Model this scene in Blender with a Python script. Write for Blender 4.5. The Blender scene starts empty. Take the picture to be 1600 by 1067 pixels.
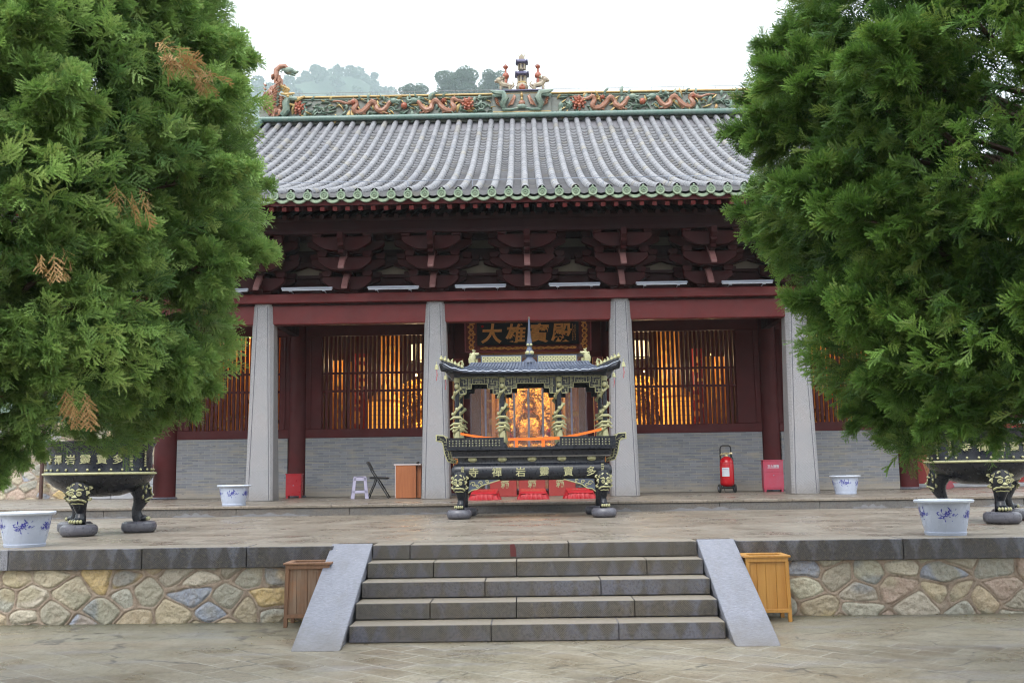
import bpy, math, random
import numpy as np
from mathutils import Vector, Matrix, Quaternion
rad = math.radians
PI = math.pi
sc = bpy.context.scene
COL = sc.collection
rng = random.Random(7)

# ------------------------------------------------------------------ camera
cd = bpy.data.cameras.new('camera'); cam = bpy.data.objects.new('camera', cd); COL.objects.link(cam)
sc.camera = cam
yaw, pitch, roll = -0.0128, 0.1296, -0.0139
f_ = Vector((math.sin(yaw)*math.cos(pitch), math.cos(yaw)*math.cos(pitch), math.sin(pitch)))
r_ = Vector((math.cos(yaw), -math.sin(yaw), 0)); u_ = r_.cross(f_)
r2 = r_*math.cos(roll)+u_*math.sin(roll); u2 = -r_*math.sin(roll)+u_*math.cos(roll)
mw = Matrix((( r2.x, u2.x, -f_.x, -0.0675), (r2.y, u2.y, -f_.y, -10.3126), (r2.z, u2.z, -f_.z, 1.4816), (0, 0, 0, 1)))
cam.matrix_world = mw
cd.sensor_width = 36; cd.lens = 1551.4/1600*36
cd.clip_start = 0.05; cd.clip_end = 9000
cd.dof.use_dof = True; cd.dof.focus_distance = 19.0; cd.dof.aperture_fstop = 5.0

# ------------------------------------------------------------------ sky, sun, exposure
SUN_EL, SUN_AZ = 52, 200      # azimuth measured clockwise from +Y: the sun is behind the camera
w = bpy.data.worlds.new("World"); sc.world = w; w.use_nodes = True
nt = w.node_tree; nt.nodes.clear()
wo = nt.nodes.new('ShaderNodeOutputWorld'); bg = nt.nodes.new('ShaderNodeBackground'); sky = nt.nodes.new('ShaderNodeTexSky')
sky.sky_type = 'NISHITA'; sky.sun_disc = False; sky.sun_elevation = rad(SUN_EL); sky.sun_rotation = rad(SUN_AZ)
sky.dust_density = 6; sky.air_density = 1.0; sky.altitude = 1000
hs = nt.nodes.new('ShaderNodeHueSaturation'); hs.inputs['Saturation'].default_value = 0.16
mxw = nt.nodes.new('ShaderNodeMix'); mxw.data_type = 'RGBA'; mxw.inputs[0].default_value = 0.72
mxw.inputs[7].default_value = (11.0, 11.3, 11.9, 1)          # the cloud sheet over the whole sky
nt.links.new(sky.outputs[0], hs.inputs['Color']); nt.links.new(hs.outputs[0], mxw.inputs[6])
# an overcast sky is about three times as bright overhead as at the horizon
tcw = nt.nodes.new('ShaderNodeTexCoord'); spw = nt.nodes.new('ShaderNodeSeparateXYZ'); nt.links.new(tcw.outputs['Generated'], spw.inputs[0])
mr = nt.nodes.new('ShaderNodeMapRange'); nt.links.new(spw.outputs[2], mr.inputs[0]); mr.inputs[3].default_value = 0.42; mr.inputs[4].default_value = 1.45
vm = nt.nodes.new('ShaderNodeVectorMath'); vm.operation = 'SCALE'; nt.links.new(mxw.outputs[2], vm.inputs[0]); nt.links.new(mr.outputs[0], vm.inputs['Scale'])
nt.links.new(vm.outputs[0], bg.inputs[0]); bg.inputs[1].default_value = 0.15
nt.links.new(bg.outputs[0], wo.inputs[0])
sl = bpy.data.lights.new('sun', 'SUN'); sl.energy = 1.1; sl.angle = rad(30); sl.color = (1, 0.97, 0.93)
so = bpy.data.objects.new('sun', sl); COL.objects.link(so)
d = Vector((math.sin(rad(SUN_AZ))*math.cos(rad(SUN_EL)), math.cos(rad(SUN_AZ))*math.cos(rad(SUN_EL)), math.sin(rad(SUN_EL))))
so.rotation_euler = d.to_track_quat('Z', 'Y').to_euler()
sc.view_settings.view_transform = 'Standard'; sc.view_settings.look = 'None'
sc.view_settings.exposure = 1.15; sc.view_settings.gamma = 1
cy = sc.cycles
cy.use_denoising = True; cy.max_bounces = 6; cy.diffuse_bounces = 4; cy.glossy_bounces = 3; cy.transparent_max_bounces = 12
cy.transmission_bounces = 4; cy.volume_bounces = 1; cy.caustics_reflective = False; cy.caustics_refractive = False
cy.sample_clamp_indirect = 6; cy.filter_width = 1.1

# ------------------------------------------------------------------ materials
class Mat:
    def __init__(s, name, rough=0.6, metal=0.0, spec=0.5):
        s.m = bpy.data.materials.new(name); s.m.use_nodes = True; s.t = s.m.node_tree
        s.p = s.t.nodes['Principled BSDF']; s.p.inputs['Roughness'].default_value = rough
        s.p.inputs['Metallic'].default_value = metal; s.p.inputs['Specular IOR Level'].default_value = spec
        s._c = None
    def n(s, kind, **kw):
        nd = s.t.nodes.new(kind)
        for k, v in kw.items():
            if hasattr(nd, k) and k not in ('color', 'width'): setattr(nd, k, v)
            else: s.set(nd.inputs[k.replace('_', ' ')], v)
        return nd
    def set(s, sock, v):
        if hasattr(v, 'is_output') or isinstance(v, bpy.types.NodeSocket): s.t.links.new(v, sock)
        elif isinstance(v, (tuple, list)) and len(v) == 3 and sock.type == 'RGBA': sock.default_value = (*v, 1)
        else: sock.default_value = v
    def co(s, rot=(0, 0, 0), scale=(1, 1, 1), world=False):
        tc = s.t.nodes.new('ShaderNodeTexCoord')
        src = tc.outputs['Object']
        if world:
            g = s.t.nodes.new('ShaderNodeNewGeometry'); src = g.outputs['Position']
        mp = s.t.nodes.new('ShaderNodeMapping'); s.t.links.new(src, mp.inputs[0])
        mp.inputs['Rotation'].default_value = rot; mp.inputs['Scale'].default_value = scale
        return mp.outputs[0]
    def noise(s, co, scale, detail=4, rough=0.55, dist=0.0):
        nd = s.n('ShaderNodeTexNoise'); s.set(nd.inputs['Vector'], co); nd.inputs['Scale'].default_value = scale
        nd.inputs['Detail'].default_value = detail; nd.inputs['Roughness'].default_value = rough; nd.inputs['Distortion'].default_value = dist
        return nd.outputs['Fac']
    def ramp(s, fac, stops):
        nd = s.t.nodes.new('ShaderNodeValToRGB'); s.set(nd.inputs[0], fac); e = nd.color_ramp.elements
        while len(e) < len(stops): e.new(0.5)
        for i, (p, c) in enumerate(stops):
            e[i].position = p; e[i].color = (c, c, c, 1) if isinstance(c, (int, float)) else (*c, 1)
        return nd.outputs[0]
    def mix(s, fac, a, b, blend='MIX'):
        nd = s.t.nodes.new('ShaderNodeMix'); nd.data_type = 'RGBA'; nd.blend_type = blend
        s.set(nd.inputs[0], fac); s.set(nd.inputs[6], a); s.set(nd.inputs[7], b); return nd.outputs[2]
    def math(s, op, a, b=0.0, c=None):
        nd = s.t.nodes.new('ShaderNodeMath'); nd.operation = op; s.set(nd.inputs[0], a); s.set(nd.inputs[1], b)
        if c is not None: s.set(nd.inputs[2], c)
        return nd.outputs[0]
    def attr(s, name='col'):
        nd = s.t.nodes.new('ShaderNodeAttribute'); nd.attribute_name = name; return nd.outputs['Color']
    def xz(s, co):   # lays a facade (X, Z) flat so that brick patterns run along it
        sp = s.t.nodes.new('ShaderNodeSeparateXYZ'); s.set(sp.inputs[0], co)
        cb = s.t.nodes.new('ShaderNodeCombineXYZ'); s.t.links.new(sp.outputs[0], cb.inputs[0]); s.t.links.new(sp.outputs[2], cb.inputs[1])
        s.sp = sp; return cb.outputs[0]
    def color(s, v): s.set(s.p.inputs['Base Color'], v); return s
    def rough(s, v): s.set(s.p.inputs['Roughness'], v); return s
    def bump(s, h, strength=0.3, dist=0.01):
        b = s.t.nodes.new('ShaderNodeBump'); s.set(b.inputs['Height'], h); b.inputs['Strength'].default_value = strength
        b.inputs['Distance'].default_value = dist
        if s._c is not None: s.t.links.new(s._c, b.inputs['Normal'])
        s._c = b.outputs[0]; s.t.links.new(s._c, s.p.inputs['Normal']); return s
    def emit(s, c, k): s.set(s.p.inputs['Emission Color'], c); s.p.inputs['Emission Strength'].default_value = k; return s

def simple(name, c1, c2=None, scale=6, rough=0.55, metal=0.0, bump=0.15, bs=40, bd=0.004, spec=0.5, rr=0.12):
    m = Mat(name, rough, metal, spec); co = m.co()
    c2 = c2 or tuple(x*0.72 for x in c1)
    n1 = m.noise(co, scale, 5, 0.62)
    m.color(m.mix(m.ramp(n1, [(0.3, 0.0), (0.72, 1.0)]), c1, c2))
    m.rough(m.ramp(m.noise(co, scale*2.3, 3), [(0.3, max(0.04, rough-rr)), (0.7, min(1, rough+rr))]))
    if bump: m.bump(m.noise(co, bs, 4), bump, bd)
    return m.m

MT = {}
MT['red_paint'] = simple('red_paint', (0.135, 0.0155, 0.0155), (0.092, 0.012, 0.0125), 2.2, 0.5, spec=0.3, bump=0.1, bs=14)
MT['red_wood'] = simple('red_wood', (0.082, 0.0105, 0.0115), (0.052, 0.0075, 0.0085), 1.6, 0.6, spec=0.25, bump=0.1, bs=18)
MT['red_bracket'] = simple('red_bracket', (0.038, 0.0052, 0.0057), (0.022, 0.0036, 0.0042), 1.6, 0.65, spec=0.15)  # same red paint, with the shade under the eaves in its colour
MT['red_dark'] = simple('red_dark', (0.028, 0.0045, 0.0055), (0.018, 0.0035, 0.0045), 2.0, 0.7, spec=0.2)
MT['beak_wood'] = simple('beak_wood', (0.17, 0.078, 0.072), (0.12, 0.05, 0.05), 8, 0.6)
MT['plaster'] = simple('plaster', (0.17, 0.145, 0.11), (0.12, 0.10, 0.08), 3, 0.85)
MT['black_iron'] = simple('black_iron', (0.008, 0.0095, 0.015), (0.013, 0.015, 0.022), 9, 0.3, 0.0, 0.04, 26, 0.002, spec=0.42, rr=0.06)
MT['iron_roof'] = simple('iron_roof', (0.085, 0.103, 0.150), (0.055, 0.068, 0.102), 9, 0.42, 0.0, 0.08, 30, 0.002, spec=0.4)
MT['gold_paint'] = simple('gold_paint', (0.42, 0.41, 0.22), (0.29, 0.285, 0.155), 30, 0.45, 0.0, 0.2, 60)
MT['gold_leaf'] = simple('gold_leaf', (0.85, 0.50, 0.12), (0.50, 0.22, 0.04), 7, 0.22, 0.85, 0.7, 11, 0.04)
MT['orange_gilt'] = simple('orange_gilt', (0.80, 0.40, 0.10), (0.62, 0.27, 0.065), 14, 0.5, 0.1)
MT['board_black'] = simple('board_black', (0.005, 0.006, 0.012), (0.007, 0.009, 0.015), 5, 0.4, spec=0.2)
MT['carved_red'] = simple('carved_red', (0.16, 0.012, 0.010), (0.09, 0.008, 0.007), 16, 0.5)
MT['lamp_metal'] = simple('lamp_metal', (0.235, 0.26, 0.32), (0.19, 0.215, 0.27), 4, 0.4)
MT['plastic_white'] = simple('plastic_white', (0.46, 0.51, 0.62), (0.40, 0.45, 0.57), 3, 0.28, bump=0.05)
MT['plastic_rim'] = simple('plastic_rim', (0.56, 0.61, 0.70), (0.5, 0.55, 0.65), 3, 0.25, bump=0.03)
MT['ink_blue'] = simple('ink_blue', (0.025, 0.025, 0.26), (0.07, 0.08, 0.36), 30, 0.4, bump=0)
MT['soil'] = simple('soil', (0.10, 0.075, 0.05), (0.05, 0.04, 0.03), 30, 0.95, bump=0.8, bs=60, bd=0.01)
MT['stool_plastic'] = simple('stool_plastic', (0.36, 0.34, 0.46), (0.32, 0.30, 0.41), 4, 0.35, bump=0.04)
MT['black_metal'] = simple('black_metal', (0.012, 0.012, 0.014), (0.02, 0.02, 0.022), 6, 0.4)
MT['desk_top'] = simple('desk_top', (0.55, 0.47, 0.46), (0.48, 0.41, 0.40), 6, 0.4, bump=0.02)
MT['ext_red'] = simple('ext_red', (0.52, 0.008, 0.016), (0.40, 0.006, 0.013), 5, 0.2, bump=0.02, rr=0.06)
MT['box_red'] = simple('box_red', (0.40, 0.013, 0.022), (0.30, 0.010, 0.018), 5, 0.35, bump=0.05)
MT['box_faded'] = simple('box_faded', (0.48, 0.045, 0.085), (0.42, 0.09, 0.14), 4, 0.5, bump=0.08)
MT['paper'] = simple('paper', (0.62, 0.66, 0.70), (0.52, 0.57, 0.64), 12, 0.7, bump=0.02)
MT['rubber'] = simple('rubber', (0.016, 0.017, 0.016), (0.03, 0.03, 0.028), 9, 0.75)
MT['brass'] = simple('brass', (0.55, 0.47, 0.26), (0.4, 0.34, 0.2), 10, 0.35, 0.5)
MT['cushion'] = simple('cushion', (0.40, 0.007, 0.015), (0.31, 0.005, 0.010), 7, 0.5, bump=0.4, bs=30, bd=0.01)
MT['tape'] = simple('tape', (0.86, 0.17, 0.012), (0.78, 0.14, 0.01), 6, 0.4, bump=0.05)
MT['glaze_green'] = simple('glaze_green', (0.085, 0.165, 0.140), (0.15, 0.20, 0.175), 5, 0.3, bump=0.2)
MT['glaze_teal'] = simple('glaze_teal', (0.165, 0.20, 0.18), (0.14, 0.13, 0.105), 9, 0.4, bump=0.3, bs=12, bd=0.02)
MT['glaze_leaf'] = simple('glaze_leaf', (0.085, 0.15, 0.125), (0.22, 0.265, 0.20), 7, 0.35, bump=0.4, bs=16, bd=0.02)
MT['glaze_orange'] = simple('glaze_orange', (0.33, 0.155, 0.09), (0.22, 0.10, 0.065), 7, 0.35, bump=0.5, bs=18, bd=0.02)
MT['glaze_rust'] = simple('glaze_rust', (0.26, 0.055, 0.028), (0.34, 0.11, 0.055), 9, 0.35, bump=0.5, bs=18, bd=0.02)
MT['glaze_yellow'] = simple('glaze_yellow', (0.48, 0.38, 0.15), (0.38, 0.22, 0.09), 7, 0.4, bump=0.2)
MT['glaze_indigo'] = simple('glaze_indigo', (0.06, 0.06, 0.12), (0.12, 0.11, 0.19), 9, 0.4, bump=0.3)
MT['glaze_cream'] = simple('glaze_cream', (0.42, 0.38, 0.26), (0.22, 0.16, 0.14), 14, 0.45, bump=0.4)
MT['eave_green'] = simple('eave_green', (0.13, 0.205, 0.145), (0.25, 0.31, 0.205), 4.5, 0.35, bump=0.3, bs=22, bd=0.01)
MT['pipe'] = simple('pipe', (0.09, 0.045, 0.035), (0.06, 0.03, 0.025), 5, 0.6)
MT['panel_red'] = simple('panel_red', (0.34, 0.035, 0.03), (0.26, 0.028, 0.024), 2, 0.6)
MT['plank_pink'] = simple('plank_pink', (0.36, 0.09, 0.11), (0.28, 0.06, 0.08), 6, 0.7)
MT['plank_tan'] = simple('plank_tan', (0.42, 0.20, 0.10), (0.30, 0.14, 0.07), 8, 0.7)
MT['pale_stone'] = simple('pale_stone', (0.42, 0.43, 0.45), (0.32, 0.33, 0.36), 5, 0.8, bump=0.3, bs=20)
MT['bark'] = simple('bark', (0.10, 0.065, 0.045), (0.055, 0.036, 0.026), 18, 0.9, bump=0.8, bs=26, bd=0.02)
MT['round_stone'] = simple('round_stone', (0.115, 0.115, 0.138), (0.075, 0.075, 0.092), 12, 0.33, bump=0.25, bs=90, bd=0.002)
MT['wire'] = simple('wire', (0.25, 0.26, 0.28), None, 5, 0.5, bump=0)
MT['cloth_orange'] = simple('cloth_orange', (0.80, 0.37, 0.065), (0.62, 0.24, 0.035), 9, 0.6)
MT['cloth_yellow'] = simple('cloth_yellow', (0.88, 0.52, 0.10), (0.75, 0.36, 0.05), 7, 0.6)
MT['cloth_red'] = simple('cloth_red', (0.36, 0.018, 0.018), (0.22, 0.012, 0.012), 6, 0.7)
MT['interior'] = simple('interior', (0.16, 0.085, 0.045), (0.10, 0.05, 0.03), 3, 0.8)
MT['ash'] = simple('ash', (0.32, 0.31, 0.30), (0.2, 0.2, 0.2), 20, 0.95)

def m_roof():
    m = Mat('roof_tile', 0.6); co = m.co()
    a = m.attr('col'); n1 = m.noise(co, 1.3, 4); n2 = m.noise(co, 14, 5, 0.65)
    c = m.mix(m.ramp(n1, [(0.35, 0.0), (0.7, 0.45)]), a, (0.22, 0.225, 0.245))
    c = m.mix(m.ramp(n2, [(0.48, 0.0), (0.72, 0.55)]), c, (0.135, 0.125, 0.14))
    c = m.mix(m.ramp(m.noise(co, 5, 5, 0.7), [(0.62, 0.0), (0.8, 0.35)]), c, (0.27, 0.25, 0.19))
    m.color(c); m.bump(n2, 0.35, 0.012); return m.m
MT['roof_tile'] = m_roof()

def m_brick():
    m = Mat('grey_brick', 0.75); co = m.co(); v = m.xz(co)
    b = m.n('ShaderNodeTexBrick', offset=0.5); m.set(b.inputs['Vector'], v)
    for k, x in (('Scale', 1.0), ('Mortar Size', 0.0035), ('Mortar Smooth', 0.2), ('Bias', 0.0), ('Brick Width', 0.27), ('Row Height', 0.062)): b.inputs[k].default_value = x
    b.inputs['Color1'].default_value = (0.205, 0.215, 0.235, 1); b.inputs['Color2'].default_value = (0.145, 0.157, 0.182, 1); b.inputs['Mortar'].default_value = (0.29, 0.283, 0.275, 1)
    n1 = m.noise(co, 1.6, 5, 0.6)
    mp = m.co(scale=(1.2, 1, 14)); n2 = m.noise(mp, 1.5, 4)
    c = m.mix(m.ramp(n2, [(0.5, 0.0), (0.68, 0.55)]), b.outputs['Color'], (0.33, 0.29, 0.20))
    c = m.mix(m.ramp(n1, [(0.55, 0.0), (0.75, 0.5)]), c, (0.30, 0.275, 0.20))
    # rising damp: a sandy band along the foot of the wall
    sp = m.sp.outputs[2]; dz = m.math('ADD', sp, m.math('MULTIPLY', m.noise(co, 3.0, 4), 0.28))
    c = m.mix(m.ramp(m.math('SUBTRACT', dz, 0.93), [(0.22, 0.6), (0.42, 0.0)]), c, (0.32, 0.275, 0.21))
    n3 = m.noise(co, 40, 3)
    c = m.mix(m.ramp(m.noise(m.co(scale=(3, 1, 14)), 1.9, 1), [(0.70, 0.0), (0.74, 0.6)]), c, (0.09, 0.095, 0.115))
    m.color(c); m.bump(b.outputs['Fac'], -0.35, 0.006); m.bump(n3, 0.3, 0.004); return m.m
MT['grey_brick'] = m_brick()

def m_chisel(name, base, blue, brown, stain, tri=True, wet=0.5):
    """tooled stone: diagonal chisel marks whose hatching changes side in triangles"""
    m = Mat(name, 0.5); co = m.co(); v = m.xz(co); x = m.sp.outputs[0]; z = m.sp.outputs[2]; y = m.sp.outputs[1]
    wob = m.noise(co, 2.1, 2)
    xx = m.math('ADD', m.math('ADD', x, m.math('MULTIPLY', wob, 0.16)), y)
    t = m.math('PINGPONG', xx, 0.105)
    t2 = m.math('SUBTRACT', m.math('MULTIPLY', t, 2.2), m.math('PINGPONG', z, 0.2))
    mask = m.ramp(m.math('ADD', t2, 0.5), [(0.47, 0.0), (0.55, 1.0)])
    h1 = m.math('SINE', m.math('MULTIPLY', m.math('ADD', xx, z), 340)); h2 = m.math('SINE', m.math('MULTIPLY', m.math('SUBTRACT', xx, z), 340))
    hm = m.mix(mask, h1, h2)
    n1 = m.noise(co, 3.2, 4); n2 = m.noise(co, 60, 4, 0.7)
    mk = m.math('MULTIPLY', mask, m.ramp(m.noise(co, 1.7, 3), [(0.36, 0.15), (0.62, 1.0)]))
    c = m.mix(mk, base, blue) if tri else base
    c = m.mix(m.ramp(hm, [(0.2, 0.0), (1.0, 0.45)]), c, tuple(q*1.9 for q in base))
    c = m.mix(m.ramp(n1, [(0.42, 0.0), (0.66, 0.55)]), c, brown)
    c = m.mix(m.ramp(m.noise(co, 38, 5, 0.8), [(0.52, 0.0), (0.68, 0.5)]), c, stain)
    c = m.mix(0.75, c, m.mix(m.ramp(n2, [(0.32, 0.25), (0.7, 1.6)]), (0, 0, 0), c))
    # level faces are mixed towards beige by their normal
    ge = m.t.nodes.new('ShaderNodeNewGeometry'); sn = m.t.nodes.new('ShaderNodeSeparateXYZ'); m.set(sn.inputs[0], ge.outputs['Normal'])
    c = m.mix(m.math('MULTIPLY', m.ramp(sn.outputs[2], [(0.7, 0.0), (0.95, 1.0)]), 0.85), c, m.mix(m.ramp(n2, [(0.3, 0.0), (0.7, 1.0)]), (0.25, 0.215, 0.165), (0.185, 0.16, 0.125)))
    m.color(c); m.rough(m.ramp(n1, [(0.3, wet-0.12), (0.7, wet+0.2)]))
    m.bump(hm, 0.35, 0.004); m.bump(n2, 0.3, 0.004); return m.m
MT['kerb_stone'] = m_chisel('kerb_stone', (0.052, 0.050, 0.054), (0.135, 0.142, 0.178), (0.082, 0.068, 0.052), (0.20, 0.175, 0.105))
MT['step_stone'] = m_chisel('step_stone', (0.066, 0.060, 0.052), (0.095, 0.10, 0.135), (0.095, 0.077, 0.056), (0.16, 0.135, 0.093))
MT['riser_stone'] = m_chisel('riser_stone', (0.10, 0.098, 0.096), (0.12, 0.12, 0.14), (0.15, 0.12, 0.095), (0.20, 0.165, 0.115), tri=False)
MT['pale_slab'] = m_chisel('pale_slab', (0.21, 0.215, 0.245), (0.22, 0.23, 0.26), (0.25, 0.25, 0.27), (0.19, 0.185, 0.185), tri=False, wet=0.65)

def m_granite():
    m = Mat('granite', 0.7); co = m.co(); v = m.xz(co); x = m.sp.outputs[0]; z = m.sp.outputs[2]; y = m.sp.outputs[1]
    n2 = m.noise(co, 70, 4, 0.75); n1 = m.noise(co, 2.0, 3)
    xx = m.math('ADD', x, y)
    bx = m.math('PINGPONG', m.math('ADD', xx, m.math('MULTIPLY', z, 0.0)), 0.13)
    sel = m.math('GREATER_THAN', m.math('PINGPONG', m.math('ADD', z, bx), 0.16), 0.08)
    h1 = m.math('SINE', m.math('MULTIPLY', m.math('ADD', xx, z), 105)); h2 = m.math('SINE', m.math('MULTIPLY', m.math('SUBTRACT', xx, z), 105))
    hm = m.mix(sel, h1, h2)
    c = m.mix(m.ramp(n2, [(0.34, 0.0), (0.66, 1.0)]), (0.155, 0.157, 0.168), (0.335, 0.337, 0.352))
    c = m.mix(m.ramp(n1, [(0.45, 0.0), (0.75, 0.4)]), c, (0.33, 0.29, 0.28))
    c = m.mix(m.ramp(m.math('ADD', z, m.math('SUBTRACT', m.math('MULTIPLY', m.noise(co, 5, 4), 0.35), 0.93)), [(0.17, 0.45), (0.45, 0.0)]), c, (0.155, 0.135, 0.11))
    c = m.mix(m.ramp(hm, [(0.55, 0.0), (0.98, 0.15)]), c, (0.42, 0.42, 0.44))
    m.color(c); m.bump(hm, 0.22, 0.005); m.bump(n2, 0.4, 0.005); return m.m
MT['granite'] = m_granite()

def m_slab():
    m = Mat('ramp_slab', 0.45); co = m.co(rot=(0, 0, 0.5), scale=(1, 5, 1)); c0 = m.co()
    n1 = m.noise(co, 26, 5, 0.7); n2 = m.noise(c0, 3, 3)
    c = m.mix(m.ramp(n1, [(0.35, 0.0), (0.7, 1.0)]), (0.12, 0.127, 0.16), (0.25, 0.26, 0.31))
    c = m.mix(m.ramp(n2, [(0.45, 0.0), (0.75, 0.35)]), c, (0.15, 0.145, 0.15))
    c = m.mix(m.ramp(m.noise(c0, 22, 4), [(0.68, 0.0), (0.73, 0.6)]), c, (0.40, 0.37, 0.34))
    c = m.mix(m.ramp(m.noise(m.co(scale=(1, .35, .35)), 5.5, 5, .7), [(0.52, 0.0), (0.72, 0.5)]), c, (0.125, 0.12, 0.12))
    sz = m.t.nodes.new('ShaderNodeSeparateXYZ'); m.set(sz.inputs[0], c0)
    c = m.mix(m.ramp(m.math('ADD', sz.outputs[2], m.math('MULTIPLY', m.noise(c0, 9, 5, .7), 0.22)), [(0.08, 0.65), (0.30, 0.0)]), c, (0.115, 0.10, 0.078))   # mud splashed up from the yard
    m.color(c); m.bump(n1, 0.6, 0.006); m.rough(m.ramp(n2, [(0.3, 0.35), (0.7, 0.6)])); return m.m
MT['ramp_slab'] = m_slab()

def m_paving(name, kind):
    m = Mat(name, 0.35, spec=0.5)
    g = m.co(world=True)
    def brick(co, bw, rh, c1, c2, mo, ms, off=0.5):
        b = m.n('ShaderNodeTexBrick', offset=off); m.set(b.inputs['Vector'], co)
        for k, x in (('Scale', 1.0), ('Mortar Size', ms), ('Mortar Smooth', 0.5), ('Bias', 0.0), ('Brick Width', bw), ('Row Height', rh)): b.inputs[k].default_value = x
        b.inputs['Color1'].default_value = (*c1, 1); b.inputs['Color2'].default_value = (*c2, 1); b.inputs['Mortar'].default_value = (*mo, 1)
        return b
    nb = m.noise(g, 0.9, 4, 0.6); nf = m.noise(g, 34, 5, 0.7); nm = m.noise(g, 4.5, 5, 0.65)
    if kind == 'yard':
        wv = m.mix(0.03, g, m.n('ShaderNodeTexNoise', Vector=g, Scale=6.0).outputs['Color'], 'ADD')
        rot = m.n('ShaderNodeMapping'); m.set(rot.inputs[0], wv); rot.inputs['Rotation'].default_value = (0, 0, rad(40))
        b = brick(rot.outputs[0], 0.52, 0.26, (0.25, 0.215, 0.155), (0.125, 0.085, 0.048), (0.37, 0.35, 0.30), 0.011)
        b2 = brick(wv, 0.9, 0.45, (0.205, 0.192, 0.15), (0.15, 0.145, 0.105), (0.09, 0.085, 0.07), 0.008)
        sp = m.t.nodes.new('ShaderNodeSeparateXYZ'); m.set(sp.inputs[0], g)
        far = m.ramp(m.math('ADD', m.math('MULTIPLY', sp.outputs[1], 0.1), 0.5), [(0.351, 0.0), (0.352, 1.0)])  # border courses in front of the wall
        c = m.mix(far, b.outputs['Color'], b2.outputs['Color'])
        fac = m.mix(far, b.outputs['Fac'], b2.outputs['Fac'])
        y10 = m.math('ADD', m.math('MULTIPLY', sp.outputs[1], 0.1), 0.5)
        strip = m.ramp(y10, [(0.352, 0.0), (0.353, 1.0), (0.392, 1.0), (0.393, 0.0)])
        c = m.mix(m.math('MULTIPLY', strip, 0.7), c, (0.225, 0.17, 0.12))
        c = m.mix(m.ramp(nb, [(0.36, 0.5), (0.62, 0.0)]), c, (0.21, 0.21, 0.165))
        # damp silt that hides most joints, worn through in patches
        silt = m.ramp(m.noise(m.co(scale=(0.5, 1.1, 1), world=True), 0.75, 4, 0.6), [(0.42, 0.22), (0.58, 0.78)])
        c = m.mix(silt, c, m.mix(m.ramp(m.noise(g, 7, 5, .7), [(0.35, 0.0), (0.7, 1.0)]), (0.275, 0.242, 0.175), (0.20, 0.172, 0.12)))
        fac = m.math('MULTIPLY', fac, m.math('SUBTRACT', 1.0, m.math('MULTIPLY', silt, 0.8)))
        vc = m.n('ShaderNodeTexVoronoi', feature='DISTANCE_TO_EDGE', Vector=m.mix(0.12, m.co(scale=(0.8, 2.0, 1), world=True), m.n('ShaderNodeTexNoise', Vector=g, Scale=4.0).outputs['Color'], 'ADD'), Scale=1.1)
        c = m.mix(m.math('MULTIPLY', m.ramp(vc.outputs['Distance'], [(0.004, 0.9), (0.014, 0.0)]), m.ramp(nm, [(0.40, 0.0), (0.52, 1.0)])), c, (0.06, 0.055, 0.045))
        damp = m.ramp(m.math('ADD', y10, m.math('MULTIPLY', nm, 0.03)), [(0.488, 0.0), (0.514, 0.8)])
        c = m.mix(damp, c, (0.085, 0.085, 0.05))
        c = m.mix(m.ramp(nm, [(0.52, 0.0), (0.74, 0.45)]), c, (0.26, 0.235, 0.19))
        c = m.mix(m.ramp(m.noise(m.co(scale=(0.6, 2.5, 1), world=True), 1.4, 4), [(0.54, 0.0), (0.68, 0.35)]), c, (0.20, 0.195, 0.22))
        ro = m.ramp(m.noise(g, 1.1, 4, 0.65), [(0.36, 0.22), (0.62, 0.6)])
    else:
        wv = m.mix(0.012, g, m.n('ShaderNodeTexNoise', Vector=g, Scale=2.0).outputs['Color'], 'ADD')
        b = brick(wv, 0.62, 0.31, (0.225, 0.190, 0.152), (0.150, 0.122, 0.094), (0.095, 0.08, 0.066), 0.008)
        c = b.outputs['Color']; fac = b.outputs['Fac']
        c = m.mix(m.ramp(nb, [(0.35, 0.5), (0.62, 0.0)]), c, (0.235, 0.215, 0.18))
        c = m.mix(m.ramp(nm, [(0.52, 0.0), (0.75, 0.6)]), c, (0.155, 0.13, 0.105))
        ro = m.ramp(m.noise(g, 1.6, 4, 0.65), [(0.36, 0.22), (0.62, 0.55)])
    c = m.mix(0.8, c, m.mix(m.ramp(nf, [(0.3, 0.35), (0.7, 1.6)]), (0, 0, 0), c))
    c = m.mix(m.ramp(m.noise(g, 13, 5, .75), [(0.55, 0.0), (0.72, 0.5)]), c, (0.10, 0.085, 0.06))
    c = m.mix(m.ramp(m.noise(g, 21, 4, .7), [(0.62, 0.0), (0.74, 0.55)]), c, (0.38, 0.36, 0.31))
    m.color(c); m.rough(ro); m.bump(fac, -0.35, 0.006); m.bump(nf, 0.16, 0.006); m.bump(nm, 0.25, 0.02); return m.m
MT['yard_paving'] = m_paving('yard_paving', 'yard')
MT['terrace_paving'] = m_paving('terrace_paving', 'terrace')

def m_rubble():
    m = Mat('rubble', 0.72); co = m.co(); a = m.attr('col')
    n1 = m.noise(co, 9, 6, 0.7, 0.6); n2 = m.noise(co, 55, 5, 0.7)
    c = m.mix(m.ramp(n1, [(0.4, 0.0), (0.7, 0.42)]), a, (0.42, 0.38, 0.30))
    c = m.mix(m.ramp(m.noise(co, 5, 5, 0.7), [(0.52, 0.0), (0.72, 0.4)]), c, (0.25, 0.17, 0.11))
    c = m.mix(m.ramp(n2, [(0.50, 0.0), (0.70, 0.55)]), c, (0.15, 0.125, 0.09))
    m.color(c); m.bump(n1, 0.8, 0.03); m.bump(n2, 0.7, 0.008); return m.m
MT['rubble'] = m_rubble()

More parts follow.
